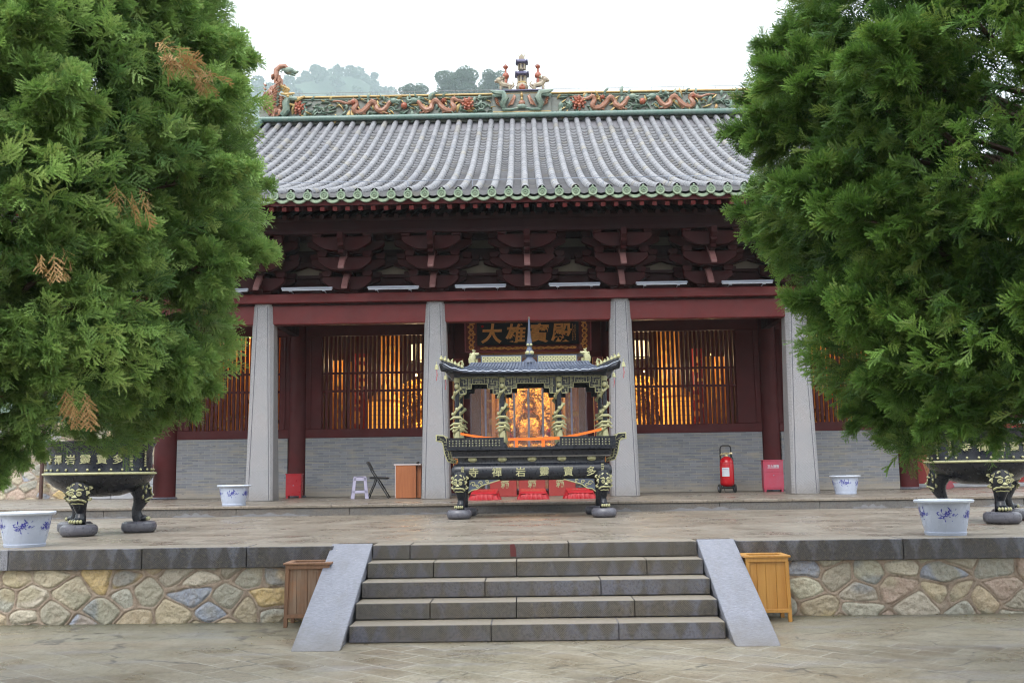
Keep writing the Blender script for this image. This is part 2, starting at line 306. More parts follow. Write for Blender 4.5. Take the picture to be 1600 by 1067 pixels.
def m_wood(name, c1, c2, c3, rough=0.5, knots=True):
    m = Mat(name, rough); co = m.co(); st = m.co(scale=(22, 22, 1.6))
    n1 = m.noise(st, 1.0, 5, 0.6, 0.4); n2 = m.noise(co, 2.5, 3)
    c = m.mix(m.ramp(n1, [(0.32, 0.0), (0.68, 1.0)]), c1, c2)
    c = m.mix(m.ramp(n2, [(0.5, 0.0), (0.75, 0.6)]), c, c3)
    if knots:
        v = m.n('ShaderNodeTexVoronoi', Vector=m.co(scale=(5, 5, 3.2)), Scale=1.0)
        c = m.mix(m.ramp(v.outputs['Distance'], [(0.05, 0.85), (0.12, 0.0)]), c, tuple(q*0.25 for q in c1))
    m.color(c); m.bump(n1, 0.3, 0.004); return m.m
MT['pine'] = m_wood('pine', (0.50, 0.265, 0.065), (0.41, 0.19, 0.038), (0.46, 0.19, 0.032), 0.4)
MT['weathered'] = m_wood('weathered', (0.19, 0.095, 0.05), (0.28, 0.20, 0.14), (0.52, 0.17, 0.03), 0.7)
MT['old_frame'] = m_wood('old_frame', (0.26, 0.135, 0.075), (0.17, 0.09, 0.05), (0.30, 0.18, 0.11), 0.7, False)
MT['desk_wood'] = m_wood('desk_wood', (0.36, 0.125, 0.045), (0.27, 0.085, 0.03), (0.33, 0.11, 0.04), 0.35, False)

def m_leaf(name, dark, light, tip):
    m = Mat(name, 0.5, spec=0.3); a = m.attr('col')
    oi = m.t.nodes.new('ShaderNodeObjectInfo'); sepc = m.t.nodes.new('ShaderNodeSeparateColor'); m.set(sepc.inputs[0], a)
    c = m.mix(sepc.outputs[0], dark, light); c = m.mix(m.math('MULTIPLY', sepc.outputs[1], 0.8), c, tip)
    c = m.mix(m.math('MULTIPLY', sepc.outputs[2], 0.65), c, tuple(p*.55+q*.45 for p, q in zip(tip, (0.20, 0.13, 0.05))))
    c = m.mix(m.math('MULTIPLY', oi.outputs['Random'], 0.3), c, tuple(x*0.55 for x in light))
    m.color(c)
    tr = m.t.nodes.new('ShaderNodeBsdfTranslucent'); m.set(tr.inputs[0], c)
    ad = m.t.nodes.new('ShaderNodeMixShader'); ad.inputs[0].default_value = 0.3
    m.t.links.new(m.p.outputs[0], ad.inputs[1]); m.t.links.new(tr.outputs[0], ad.inputs[2])
    m.t.links.new(ad.outputs[0], m.t.nodes['Material Output'].inputs['Surface']); return m.m
MT['juniper'] = m_leaf('juniper', (0.058, 0.130, 0.044), (0.20, 0.375, 0.092), (0.45, 0.63, 0.18))
MT['juniper_deep'] = m_leaf('juniper_deep', (0.020, 0.058, 0.014), (0.09, 0.21, 0.036), (0.27, 0.46, 0.085))
MT['dead_leaf'] = m_leaf('dead_leaf', (0.26, 0.13, 0.05), (0.42, 0.25, 0.10), (0.50, 0.34, 0.16))
MT['far_leaf'] = m_leaf('far_leaf', (0.03, 0.07, 0.03), (0.05, 0.11, 0.04), (0.08, 0.15, 0.06))
MT['bush_leaf'] = m_leaf('bush_leaf', (0.05, 0.14, 0.03), (0.10, 0.26, 0.05), (0.2, 0.38, 0.1))

def m_strip():
    m = Mat('pvc_strip', 0.08, spec=0.6); co = m.co(scale=(1, 1, 0.35)); n = m.noise(co, 5, 3, 0.5, 0.8)
    m.color((0.62, 0.60, 0.66)); m.bump(n, 0.8, 0.03)
    tr = m.t.nodes.new('ShaderNodeBsdfTransparent'); tr.inputs[0].default_value = (0.93, 0.92, 0.93, 1)
    ms = m.t.nodes.new('ShaderNodeMixShader'); ms.inputs[0].default_value = 0.80
    m.t.links.new(m.p.outputs[0], ms.inputs[1]); m.t.links.new(tr.outputs[0], ms.inputs[2])
    m.t.links.new(ms.outputs[0], m.t.nodes['Material Output'].inputs['Surface']); return m.m
MT['pvc_strip'] = m_strip()
MT['pvc_seam'] = simple('pvc_seam', (0.34, 0.32, 0.38), (0.27, 0.25, 0.31), 3, 0.25, bump=0.1)
def m_glow(name, c, k):
    m = Mat(name, 0.6); m.color(c); m.emit(c, k); return m.m
MT['glow_cream'] = m_glow('glow_cream', (1.0, 0.78, 0.42), 0.75)
MT['glow_gold'] = m_glow('glow_gold', (1.0, 0.42, 0.06), 0.36)
MT['glow_bulb'] = m_glow('glow_bulb', (1.0, 0.62, 0.26), 0.9)

# ------------------------------------------------------------------ mesh builder
class MB:
    def __init__(s): s.v = []; s.f = []; s.c = []
    def add(s, vs, fs, col=None):
        o = len(s.v); s.v += [tuple(p) for p in vs]; s.f += [tuple(i+o for i in f) for f in fs]
        s.c += [col or (1, 1, 1)]*len(vs); return s
    def box(s, x0, x1, y0, y1, z0, z1, M=None, col=None):
        vs = [Vector((x, y, z)) for z in (z0, z1) for y in (y0, y1) for x in (x0, x1)]
        if M is not None: vs = [M @ p for p in vs]
        return s.add(vs, [(0, 2, 3, 1), (4, 5, 7, 6), (0, 1, 5, 4), (2, 6, 7, 3), (0, 4, 6, 2), (1, 3, 7, 5)], col)
    def bar(s, a, b, wx, wy, col=None):
        a, b = Vector(a), Vector(b); d = b-a; L = d.length; q = d.to_track_quat('Z', 'X' if abs(d.normalized().x) < .9 else 'Y')
        return s.box(-wx/2, wx/2, -wy/2, wy/2, 0, L, Matrix.Translation(a) @ q.to_matrix().to_4x4(), col)
    def rings(s, rs, closed=True, caps=True, col=None):
        n = len(rs[0]); vs = [p for r in rs for p in r]; fs = []
        for i in range(len(rs)-1):
            for j in range(n if closed else n-1):
                k = (j+1) % n; fs.append((i*n+j, i*n+k, (i+1)*n+k, (i+1)*n+j))
        if caps and closed: fs.append(tuple(reversed(range(n)))); fs.append(tuple((len(rs)-1)*n+j for j in range(n)))
        return s.add(vs, fs, col)
    def tube(s, pts, radii, n=8, col=None, flat=1.0):
        pts = [Vector(p) for p in pts]; m = len(pts)
        if not hasattr(radii, '__len__'): radii = [radii]*m
        rs = []; up = None
        for i, p in enumerate(pts):
            t = (pts[min(i+1, m-1)]-pts[max(i-1, 0)]).normalized()
            if up is None: up = Vector((0, 0, 1)) if abs(t.z) < .9 else Vector((0, 1, 0))
            a = t.cross(up).normalized(); b = a.cross(t).normalized(); up = b
            rs.append([p+a*math.cos(2*PI*j/n)*radii[i]+b*math.sin(2*PI*j/n)*radii[i]*flat for j in range(n)])
        return s.rings(rs, True, True, col)
    def lathe(s, prof, n=24, c=(0, 0), M=None, col=None, a0=0.0):
        rs = [[Vector((c[0]+r*math.cos(a0+2*PI*j/n), c[1]+r*math.sin(a0+2*PI*j/n), z)) for j in range(n)] for r, z in prof]
        if M is not None: rs = [[M @ p for p in r] for r in rs]
        return s.rings(rs, True, True, col)
    def ball(s, c, r, n=8, col=None, M=None):
        r = r if hasattr(r, '__len__') else (r, r, r); rs = []
        for i in range(n+1):
            t = PI*i/n-PI/2; k = max(0.02, math.cos(t))
            rs.append([Vector((r[0]*k*math.cos(2*PI*j/(n+2)), r[1]*k*math.sin(2*PI*j/(n+2)), r[2]*math.sin(t))) for j in range(n+2)])
        rs = [[(M @ p if M else p)+Vector(c) for p in q] for q in rs]
        return s.rings(rs, True, True, col)
    def prism(s, poly, y0, y1, col=None):        # outline in (x, z), extruded along y
        n = len(poly); vs = [(x, y0, z) for x, z in poly]+[(x, y1, z) for x, z in poly]
        fs = [(i, (i+1) % n, n+(i+1) % n, n+i) for i in range(n)]+[tuple(reversed(range(n))), tuple(range(n, 2*n))]
        return s.add(vs, fs, col)
    def prismx(s, poly, x0, x1, col=None):       # outline in (y, z), extruded along x
        n = len(poly); vs = [(x0, y, z) for y, z in poly]+[(x1, y, z) for y, z in poly]
        fs = [(i, (i+1) % n, n+(i+1) % n, n+i) for i in range(n)]+[tuple(reversed(range(n))), tuple(range(n, 2*n))]
        return s.add(vs, fs, col)
    def rrect(s, prof, r=0.06, k=4, col=None):   # stack of rounded rectangles (hx, hy, z)
        rs = []
        for hx, hy, z in prof:
            q = []
            for (sx, sy, a0) in ((1, 1, 0), (-1, 1, 90), (-1, -1, 180), (1, -1, 270)):
                for j in range(k+1):
                    a = rad(a0+90*j/k); q.append(Vector((sx*(hx-r)+r*math.cos(a), sy*(hy-r)+r*math.sin(a), z)))
            rs.append(q)
        return s.rings(rs, True, True, col)
    def build(s, name, mat, parent=None, smooth=False, bevel=0.0, loc=None, color=False, seg=1):
        me = bpy.data.meshes.new(name); me.from_pydata(s.v, [], s.f); me.validate()
        if isinstance(mat, str): mat = MT[mat]
        me.materials.append(mat)
        if color:
            at = me.color_attributes.new('col', 'FLOAT_COLOR', 'POINT')
            at.data.foreach_set('color', np.array([(*c, 1) for c in s.c], dtype=np.float32).ravel())
        import bmesh
        bm = bmesh.new(); bm.from_mesh(me); bmesh.ops.recalc_face_normals(bm, faces=bm.faces); bm.to_mesh(me); bm.free()
        if smooth:
            me.polygons.foreach_set('use_smooth', [True]*len(me.polygons))
            try: me.set_sharp_from_angle(angle=rad(42))
            except Exception: pass
        o = bpy.data.objects.new(name, me); COL.objects.link(o); o.parent = parent
        if loc: o.location = loc
        if bevel:
            b = o.modifiers.new('bevel', 'BEVEL'); b.width = bevel; b.segments = seg; b.limit_method = 'ANGLE'; b.angle_limit = rad(40)
        return o

def thing(name, label, cat, loc=(0, 0, 0), rz=0, group=None):
    o = bpy.data.objects.new(name, None); COL.objects.link(o); o.location = loc; o.rotation_euler = (0, 0, rz)
    o.empty_display_size = 0.1; o['label'] = label; o['category'] = cat
    if group: o['group'] = group
    return o
def tag(o, label, cat, group=None):
    o['label'] = label; o['category'] = cat
    if group: o['group'] = group
    return o
def struct(o, kind='structure'): o['kind'] = kind; return o
def kids(o): return [c for c in COL.objects if c.parent == o]
def dup(root, parent=None, loc=None, rz=None, label=None):
    r = root.copy(); COL.objects.link(r); r.parent = parent
    if loc is not None: r.location = loc
    if rz is not None: r.rotation_euler = (0, 0, rz)
    if label: r['label'] = label
    for ch in kids(root): dup(ch, r)
    return r

def numesh(name, V, F, mat, parent=None, col=None, smooth=False):
    me = bpy.data.meshes.new(name); V = np.asarray(V, dtype=np.float32); F = np.asarray(F, dtype=np.int32)
    k = F.shape[1]; me.vertices.add(len(V)); me.vertices.foreach_set('co', V.ravel())
    me.loops.add(F.size); me.loops.foreach_set('vertex_index', F.ravel())
    me.polygons.add(len(F)); me.polygons.foreach_set('loop_start', np.arange(0, F.size, k, dtype=np.int32))
    try: me.polygons.foreach_set('loop_total', np.full(len(F), k, dtype=np.int32))
    except Exception: pass
    me.update(calc_edges=True)
    if smooth: me.polygons.foreach_set('use_smooth', np.ones(len(F), dtype=bool))
    me.materials.append(MT[mat])
    if col is not None:
        at = me.color_attributes.new('col', 'FLOAT_COLOR', 'POINT'); C4 = np.ones((len(V), 4), dtype=np.float32); C4[:, :3] = col
        at.data.foreach_set('color', C4.ravel())
    o = bpy.data.objects.new(name, me); COL.objects.link(o); o.parent = parent; return o

def glyph(name, text, size, mat, parent, loc, depth=0.01, bold=0.0, rx=90, ry=0, sx=1.0, shear=0.0):
    """writing in the built-in font, as a real extruded mesh centred on loc and facing -Y"""
    cu = bpy.data.curves.new(name, 'FONT'); cu.body = text; cu.size = size; cu.extrude = depth; cu.offset = bold
    cu.align_x = 'CENTER'; cu.align_y = 'CENTER'; cu.shear = shear; cu.resolution_u = 3
    to = bpy.data.objects.new(name+'_tmp', cu); COL.objects.link(to)
    bpy.context.view_layer.update()
    me = bpy.data.meshes.new_from_object(to.evaluated_get(bpy.context.evaluated_depsgraph_get()))
    bpy.data.objects.remove(to); me.name = name
    vs = np.array([v.co[:] for v in me.vertices])
    c = (vs.min(0)+vs.max(0))/2
    for v in me.vertices: v.co = Vector(((v.co.x-c[0])*sx, v.co.y-c[1], v.co.z))
    me.materials.clear(); me.materials.append(MT[mat])
    o = bpy.data.objects.new(name, me); COL.objects.link(o); o.parent = parent
    o.location = loc; o.rotation_euler = (rad(rx), rad(ry), 0); return o

def scribble(mb, x, z, w, h, y, n, seed, t=0.006):
    """small engraved marks too fine to read"""
    r = random.Random(seed)
    for i in range(n):
        zz = z+h/2-(i+0.5)*h/n; hh = h/n*0.8
        for k in range(5):
            if r.random() < 0.55: mb.box(x-w/2*r.uniform(.5, 1), x+w/2*r.uniform(.4, 1), y-0.004, y, zz-hh/2+hh*k/5, zz-hh/2+hh*k/5+t)
            else:
                xx = x+r.uniform(-.4, .4)*w; mb.box(xx-t/2, xx+t/2, y-0.0035, y+.0005, zz-hh/2*r.uniform(.3, 1), zz+hh/2*r.uniform(.3, 1))

# ================================================================== THE SETTING
U, Z1, Z2 = 7.36, 0.75, 0.934
# yard
g = MB(); R0 = 2300
g.add([(-R0, -R0, 0), (R0, -R0, 0), (R0, R0, 0), (-R0, R0, 0)], [(0, 1, 2, 3)])
struct(g.build('ground', 'yard_paving'))
# lower terrace: fill under the paving and the kerb course along its front
KF = 0.06                                  # how far the kerb stands proud of the wall
g = MB(); g.box(-17, 17, 0.36, 31, 0.02, Z1); lt = struct(g.build('lower_terrace', 'terrace_paving'))
def kerb_run(parent, xs, y0, y1, z0, z1, mat, bev=0.006, name='kerb_stone', pale=()):
    for i, (a, b) in enumerate(zip(xs[:-1], xs[1:])):
        k = MB(); j = rng.uniform(-.003, .003)
        k.box(a+.003, b-.003, y0+j, y1, z0, z1+rng.uniform(-.002, .002)); k.build(name, 'pale_slab' if i in pale else mat, parent, bevel=bev)
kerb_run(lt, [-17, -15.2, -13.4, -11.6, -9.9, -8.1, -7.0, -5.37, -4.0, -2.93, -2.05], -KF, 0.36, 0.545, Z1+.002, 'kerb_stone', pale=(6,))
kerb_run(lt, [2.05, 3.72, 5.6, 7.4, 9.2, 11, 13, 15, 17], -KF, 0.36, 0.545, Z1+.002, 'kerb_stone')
# upper terrace
g = MB(); g.box(-17, 17, U+.34, 31, 0.74, Z2-.002); ut = struct(g.build('upper_terrace', 'terrace_paving'))
kerb_run(ut, [-17, -15, -13, -11.2, -9.3, -7.55, -5.2, -3.2, -1.05, 0.0, 3.3, 5.05, 6.95, 8.6, 10.5, 12.5, 15, 17], U, U+.34, 0.7, Z2-.045, 'riser_stone', 0.005)
g = MB(); x = -17
while x < 17:
    L = rng.uniform(1.2, 2.2); g2 = MB(); g2.box(x+.002, min(17, x+L)-.002, U-.025, U+.38, Z2-.045, Z2+rng.uniform(0, .003))
    g2.build('coping_stone', 'terrace_paving', ut, bevel=0.006); x += L
# pale efflorescence at the foot of the riser: crusts of lime standing on the stone
m = Mat('lime', 0.9); m.color(m.mix(m.noise(m.co(), 30, 4), (0.21, 0.21, 0.225), (0.13, 0.13, 0.135))); MT['lime'] = m.m
g = MB(); r = random.Random(3); x = -9.0
while x < 9.5:
    L = r.uniform(.5, 1.6)
    if r.random() < .72:
        n = 14; hs_ = r.uniform(.03, .085)
        pts = [(x+L*i/n, Z1+.004+hs_*math.sin(PI*i/n)**.6*(0.65+.35*math.sin(i*1.9+x))) for i in range(n+1)]
        g.prism([(x, Z1+.002)]+pts+[(x+L, Z1+.002)], U-.003, U+.02)
    x += L+r.uniform(.0, .5)
g.build('lime_crust', 'lime', ut)

MT['litter'] = m_leaf('litter', (0.10, 0.07, 0.03), (0.22, 0.16, 0.07), (0.30, 0.30, 0.12))
# hill and the air
def hill():
    nx, ny = 90, 40; V = []; r = np.random.RandomState(5)
    from mathutils import noise as mn
    for j in range(ny+1):
        for i in range(nx+1):
            X = -1500+i*2100/nx; Y = 1250+j*900/ny
            px = (X+0.07)/1810*1551+820; t = (Y-1250)/900
            prof = np.interp(px, [-420, 60, 380, 435, 462, 490, 517, 550, 578, 600, 627, 660, 780, 900, 1500], [450, 640, 735, 746, 748, 759, 766, 764, 746, 724, 700, 660, 560, 480, 250])
            base = prof*math.exp(-((t-.62)/.36)**2) if t < .62 else prof*math.exp(-((t-.62)/.5)**2)
            q = mn.fractal((X/90, Y/90, 0), 0.9, 2.1, 5)
            V.append((X, Y, max(-3, base-14+q*13*min(1, base/200))))
    F = [(j*(nx+1)+i, j*(nx+1)+i+1, (j+1)*(nx+1)+i+1, (j+1)*(nx+1)+i) for j in range(ny) for i in range(nx)]
    MT['hill'] = simple('hill', (0.035, 0.075, 0.03), (0.02, 0.045, 0.018), 0.02, 0.9, bump=0)
    return numesh('hill', V, F, 'hill', smooth=True), V
hl, HV = hill(); struct(hl)
def leafclump(n, rad_fn, seed, size, quads=True):
    """n leaf-sized faces spread through a volume; rad_fn(rng) gives centre"""
    r = np.random.RandomState(seed); P = rad_fn(r, n); a = r.randn(n, 3); a /= np.linalg.norm(a, axis=1)[:, None]
    b = np.cross(a, r.randn(n, 3)); b /= np.linalg.norm(b, axis=1)[:, None]; s = size*r.uniform(.6, 1.3, n)[:, None]
    V = np.stack([P-a*s, P-b*s*.6, P+a*s, P+b*s*.6], 1).reshape(-1, 3); F = np.arange(4*n).reshape(-1, 4)
    c = np.repeat(r.uniform(0, 1, n), 4); col = np.stack([c, c*c*.6, c*0], 1); return V, F, col
# the wood that covers the hill's crest
HVa = np.array(HV); HVa = HVa[(HVa[:, 2] > 250) & (HVa[:, 1] < 1900) & (HVa[:, 0] > -900)]
def wood(r, n):
    k = r.randint(0, len(HVa), n//90+1); c = HVa[k]+r.randn(len(k), 3)*[14, 14, 3]; rr = r.uniform(5, 12, len(k))
    idx = r.randint(0, len(k), n); dd = r.randn(n, 3); dd /= np.linalg.norm(dd, axis=1)[:, None]
    return c[idx]+dd*rr[idx][:, None]*[1, 1, .8]+[0, 0, 3]
V, F, cl = leafclump(150000, wood, 3, 4.2)
struct(numesh('forest', V, F, 'far_leaf', None, cl), 'stuff')

def far_tree(x, y, z, rw, rh, label, seed, trunk=8):
    t = thing('tree', label, 'tree', (x, y, 0), 0, 'trees on the skyline behind the roof ridge')
    ct = [(np.random.RandomState(seed+i).uniform(-1, 1, 3)*[rw*.62, rw*.62, rh*.5]+[0, 0, z-rh*.15], rw*np.random.RandomState(seed+50+i).uniform(.26, .42)) for i in range(26)]+[(np.array([0, 0, z-rh*.42]), rw*.72), (np.array([rw*.3, 0, z-rh*.6]), rw*.6), (np.array([-rw*.3, 0, z-rh*.6]), rw*.6)]
    def fn(r, n):
        k = r.randint(0, len(ct), n); c = np.array([ct[i][0] for i in k]); rr = np.array([ct[i][1] for i in k])
        d = r.randn(n, 3); d /= np.linalg.norm(d, axis=1)[:, None]; P = c+d*(rr*r.uniform(.5, 1, n)**.4)[:, None]*[1, 1, .8]
        return P
    V, F, cl = leafclump(16000, fn, seed, rw*.038); numesh('crown', V, F, 'far_leaf', t, cl)
    tr = MB(); tr.tube([(0, 0, -1), (rw*.05, 0, z*.5), (0, 0, z-rh*.2)], [rw*.1, rw*.07, rw*.03], 7)
    for i in range(5):
        a = i*1.3; tr.tube([(0, 0, z-rh*.6), (math.cos(a)*rw*.5, math.sin(a)*rw*.5, z-rh*.05)], [rw*.035, rw*.01], 5)
    tr.build('trunk', 'bark', t); return t
# a wooded spur behind the hall carries the skyline trees
def spur():
    from mathutils import noise as mn
    V = []; nx, ny = 40, 14
    for j in range(ny+1):
        for i in range(nx+1):
            X = -420+i*21; Y = 560+j*20; h = 262*math.exp(-((Y-700)/80)**2)*np.interp(X, [-420, -160, -70, 0, 60, 160, 420], [.72, .95, 1.0, 1.0, .96, .8, .5])
            V.append((X, Y, h+mn.noise((X/30, Y/30, 4))*6-6))
    F = [(j*(nx+1)+i, j*(nx+1)+i+1, (j+1)*(nx+1)+i+1, (j+1)*(nx+1)+i) for j in range(ny) for i in range(nx)]
    return numesh('hill', V, F, 'hill', smooth=True)
struct(spur())
far_tree(-47, 690, 287, 19, 17, 'broad round hazy tree on the skyline, the largest between the hill and the ridge pagoda', 11)
far_tree(-79, 690, 278, 13, 11, 'small dome-shaped hazy tree on the skyline just right of the misty hill', 21)
far_tree(-20, 680, 282, 13, 13, 'loose ragged hazy tree on the skyline partly behind the left ridge lion', 31)
far_tree(-5, 690, 270, 12, 11, 'low hazy tree on the skyline directly behind the ridge pagoda base', 41)

hz = MB(); hz.box(-2290, 2290, -420, 2290, -1.2, 900); ho = hz.build('haze', 'lime'); struct(ho, 'stuff')
hm = bpy.data.materials.new('haze'); hm.use_nodes = True; hm.node_tree.nodes.clear()
o_ = hm.node_tree.nodes.new('ShaderNodeOutputMaterial'); pv = hm.node_tree.nodes.new('ShaderNodeVolumePrincipled')
pv.inputs['Color'].default_value = (0.57, 0.67, 0.70, 1); pv.inputs['Density'].default_value = 0.00044
hm.node_tree.links.new(pv.outputs[0], o_.inputs['Volume']); ho.data.materials.clear(); ho.data.materials.append(hm)

# ------------------------------------------------------------------ steps and retaining walls
st = thing('stone_steps', 'broad flight of five dark tooled stone steps between two sloping slabs', 'steps', (0, 0, 0))
T, W2 = 0.336, 1.655
joints = [[-1.655, -1.27, .35, 1.655], [-1.655, -1.0, -.18, 1.1, 1.655], [-1.655, -.48, .62, 1.655], [-1.655, -.97, -.18, .9, 1.655], [-1.655, -.4, .72, 1.655]]
for k in range(5):
    z1 = Z1-.15*k; js = joints[k]
    for a, b in zip(js[:-1], js[1:]):
        mb = MB(); y1 = 0.36 if k == 0 else -T*(k-1)-.003
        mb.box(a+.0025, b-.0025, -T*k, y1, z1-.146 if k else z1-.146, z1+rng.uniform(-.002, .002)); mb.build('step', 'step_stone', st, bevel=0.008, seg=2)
mb = MB(); mb.box(-1.65, 1.65, -1.30, 0.35, 0, .145)
for k in range(1, 5): mb.box(-1.65, 1.65, -T*(4-k)+.01, .35, .15*k-.16, .15*k-.004)
mb.build('core', 'round_stone', st)
m = Mat('stain', .8); m.color((0.09, 0.018, 0.018)); MT['stain'] = m.m
mb = MB(); mb.prism([(-.245, .62), (-.185, .62), (-.19, .70), (-.205, .745), (-.25, .74)], -.0035, .01); mb.build('stain', 'stain', st)
for s in (-1, 1):
    x0, x1 = sorted((s*1.662, s*(2.045 if s > 0 else 2.085)))
    mb = MB(); mb.prismx([(.10, Z1+.012), (.06, Z1+.012), (-1.715, 0.0), (-1.60, 0.0), (.10, Z1-.12)], x0, x1); mb.build('side_slab', 'ramp_slab', st, bevel=.012, seg=2)
    mb = MB(); mb.prismx([(.10, Z1-.125), (-1.59, 0.0), (.10, 0.0)], x0+.02, x1-.02); mb.build('side_wall', 'pale_slab', st)

def rubble_wall(name, label, x0, x1, z0, z1, y, seed, cell=0.29, res=0.0085, parent=None, thick=0.35, tone=1.0, loc=None):
    """a wall of fitted field stones: faces, joints and the raised mortar beads are real relief"""
    r = np.random.RandomState(seed); W, H = x1-x0, z1-z0
    rows = max(2, int(round(H/(cell*.62)))); P = []
    for i in range(-1, rows+1):
        n = int(W/(cell*1.12))+2
        for k in range(n): P.append(((k+.5+(i % 2)*.5+r.uniform(-.42, .42))*cell*1.12, (i+.5+r.uniform(-.36, .36))*H/rows))
    P = np.array(P); sx = r.uniform(.85, 1.2, len(P))
    nx, nz = int(W/res), int(H/res); gx, gz = np.meshgrid(np.linspace(0, W, nx+1), np.linspace(0, H, nz+1))
    from mathutils import noise as mn
    wob = np.array([mn.noise((a*5, b*5, seed)) for a, b in zip(gx.ravel(), gz.ravel())]); wob2 = np.array([mn.noise((a*5+40, b*5, seed)) for a, b in zip(gx.ravel(), gz.ravel())])
    fine = np.array([mn.fractal((a*16, b*16, seed+3), .8, 2.2, 4) for a, b in zip(gx.ravel(), gz.ravel())])
    q = np.stack([gx.ravel()+wob*.028, gz.ravel()+wob2*.028], 1)
    best = np.full(len(q), 9e9); sec = np.full(len(q), 9e9); thd = np.full(len(q), 9e9); bi = np.zeros(len(q), int)
    for i, p in enumerate(P):
        dd = np.sqrt(((q[:, 0]-p[0])*.85)**2+((q[:, 1]-p[1])*1.15)**2)
        m1 = dd < best; thd = np.where(m1, sec, np.where(dd < sec, sec, np.minimum(thd, dd))); sec = np.where(m1, best, np.minimum(sec, dd)); bi = np.where(m1, i, bi); best = np.where(m1, dd, best)
    ea, eb = (sec-best)*.5, (thd-best)*.5; e = np.maximum(-np.log(np.exp(-95*ea)+np.exp(-95*eb))/95+.004, 0); e = np.where(ea < .006, np.minimum(e, ea), e)
    bead = .009*np.sqrt(np.clip(1-(e/.012)**2, 0, 1)); stone = np.clip((e-.014)/.02, 0, 1)**.5
    hts = r.uniform(.004, .022, len(P)); tilt = r.uniform(-.05, .05, (len(P), 2))
    rel = np.where(e < .014, bead+.002, (hts[bi]+tilt[bi, 0]*(q[:, 0]-P[bi, 0])+tilt[bi, 1]*(q[:, 1]-P[bi, 1])+.004)*stone-.010*(1-stone)+fine*.011*stone)
    pal = np.array([(.36, .32, .21), (.31, .30, .22), (.42, .31, .13), (.34, .31, .22), (.38, .31, .19), (.29, .29, .225), (.37, .36, .25), (.24, .27, .30), (.34, .26, .19), (.42, .38, .28), (.40, .34, .21), (.36, .34, .24)])*tone
    ci = pal[r.randint(0, len(pal), len(P))]*r.uniform(.95, 1.55, (len(P), 1))*[1.0, .99, 1.10]
    patch = np.array([mn.noise((a*2.6+9, b*4.5, seed+8)) for a, b in zip(gx.ravel(), gz.ravel())])
    c2 = pal[r.randint(0, len(pal), len(P))]
    col = ci[bi]; k = np.clip((patch-.12)*4, 0, .75)[:, None]; col = col*(1-k)+c2[bi]*k
    mort = np.array((.36, .275, .21))*tone*(0.9+.25*fine[:, None]); mk = np.clip((.019+.006*wob2-e)/.006, 0, 1)[:, None]
    col = col*(1-mk)+mort*mk
    V = np.stack([gx.ravel(), -rel, gz.ravel()], 1)
    idx = np.arange((nx+1)*(nz+1)).reshape(nz+1, nx+1); F = np.stack([idx[:-1, :-1].ravel(), idx[:-1, 1:].ravel(), idx[1:, 1:].ravel(), idx[1:, :-1].ravel()], 1)
    t = thing(name, label, 'stone wall', (x0, y, z0))
    numesh('stone_face', V, F, 'rubble', t, col, smooth=True)
    b = MB(); b.box(0, W, .012, thick, 0, H); b.build('core', 'pale_stone', t)
    return t
rubble_wall('stone_wall', 'low rubble retaining wall left of the steps with yellow and grey stones in raised pinkish mortar', -9.4, -2.02, -.02, .543, .0, 4, .35, thick=.34)
rubble_wall('stone_wall', 'low rubble retaining wall right of the steps with a blue-grey stone near the pine bin', 2.02, 9.4, -.02, .543, .0, 15, .35, thick=.34)
b = MB(); b.box(-17, -9.4, 0.0, .34, 0, .543); w1 = b.build('stone_wall', 'pale_stone'); tag(w1, 'plain continuation of the low retaining wall beyond the far left stones', 'stone wall')
b = MB(); b.box(9.4, 17, 0.0, .34, 0, .543); w1 = b.build('stone_wall', 'pale_stone'); tag(w1, 'plain continuation of the low retaining wall beyond the far right stones', 'stone wall')
b = MB(); b.box(-2.02, -1.66, .1, .34, 0, .543); b.box(1.66, 2.02, .1, .34, 0, .543); b.build('wall_end', 'pale_stone', st)

# leaf litter and grit blown against the foot of the wall and the steps
r = np.random.RandomState(12); n = 900; P = np.stack([r.uniform(-6.5, 6.5, n), -.02-np.abs(r.randn(n))*.22, np.full(n, .008)], 1); k = r.rand(n) < .35
P[k, 1] = r.uniform(-2.6, -.1, k.sum()); P = P[~((np.abs(P[:, 0]) < 2.1) & (P[:, 1] > -1.74))]
n2 = 220; Q = np.stack([r.uniform(-1.62, 1.62, n2), np.zeros(n2), np.zeros(n2)], 1); kk = r.randint(0, 5, n2); Q[:, 1] = -T*kk-np.where(kk < 4, .0, 0)-.02-np.abs(r.randn(n2))*.03; Q[:, 2] = np.where(kk < 4, Z1-.15*(kk+1)+.006, .008); P = np.concatenate([P, Q])
n = len(P); a = r.uniform(0, 2*PI, n); s_ = r.uniform(.004, .014, n)[:, None]; u1 = np.stack([np.cos(a), np.sin(a), r.uniform(-.2, .3, n)], 1)*s_; u2_ = np.stack([-np.sin(a), np.cos(a), r.uniform(-.1, .4, n)], 1)*s_*.55
V = np.stack([P-u1, P-u2_, P+u1, P+u2_], 1).reshape(-1, 3); V[:, 2] = np.maximum(V[:, 2], np.repeat(P[:, 2], 4)-.003)
cc = np.repeat(r.uniform(0, 1, n), 4); struct(numesh('leaf_litter', V, np.arange(4*n).reshape(-1, 4), 'litter', None, np.stack([cc, cc*.6, cc*0], 1)), 'stuff')

# ================================================================== THE HALL
hall = thing('temple_hall', 'grey-tiled temple hall with red beams, four granite columns and a glazed dragon ridge', 'temple', (0, 0, 0))
CY = 10.62                                   # axis of the front columns
YE, YR, ZE, ZR = 8.6, 19.4, 6.93, 12.32
def zr(y): u = y-YE; return ZE+.30*u+.0183*u*u
NR = 31; SP = .3287; X0 = -0.005
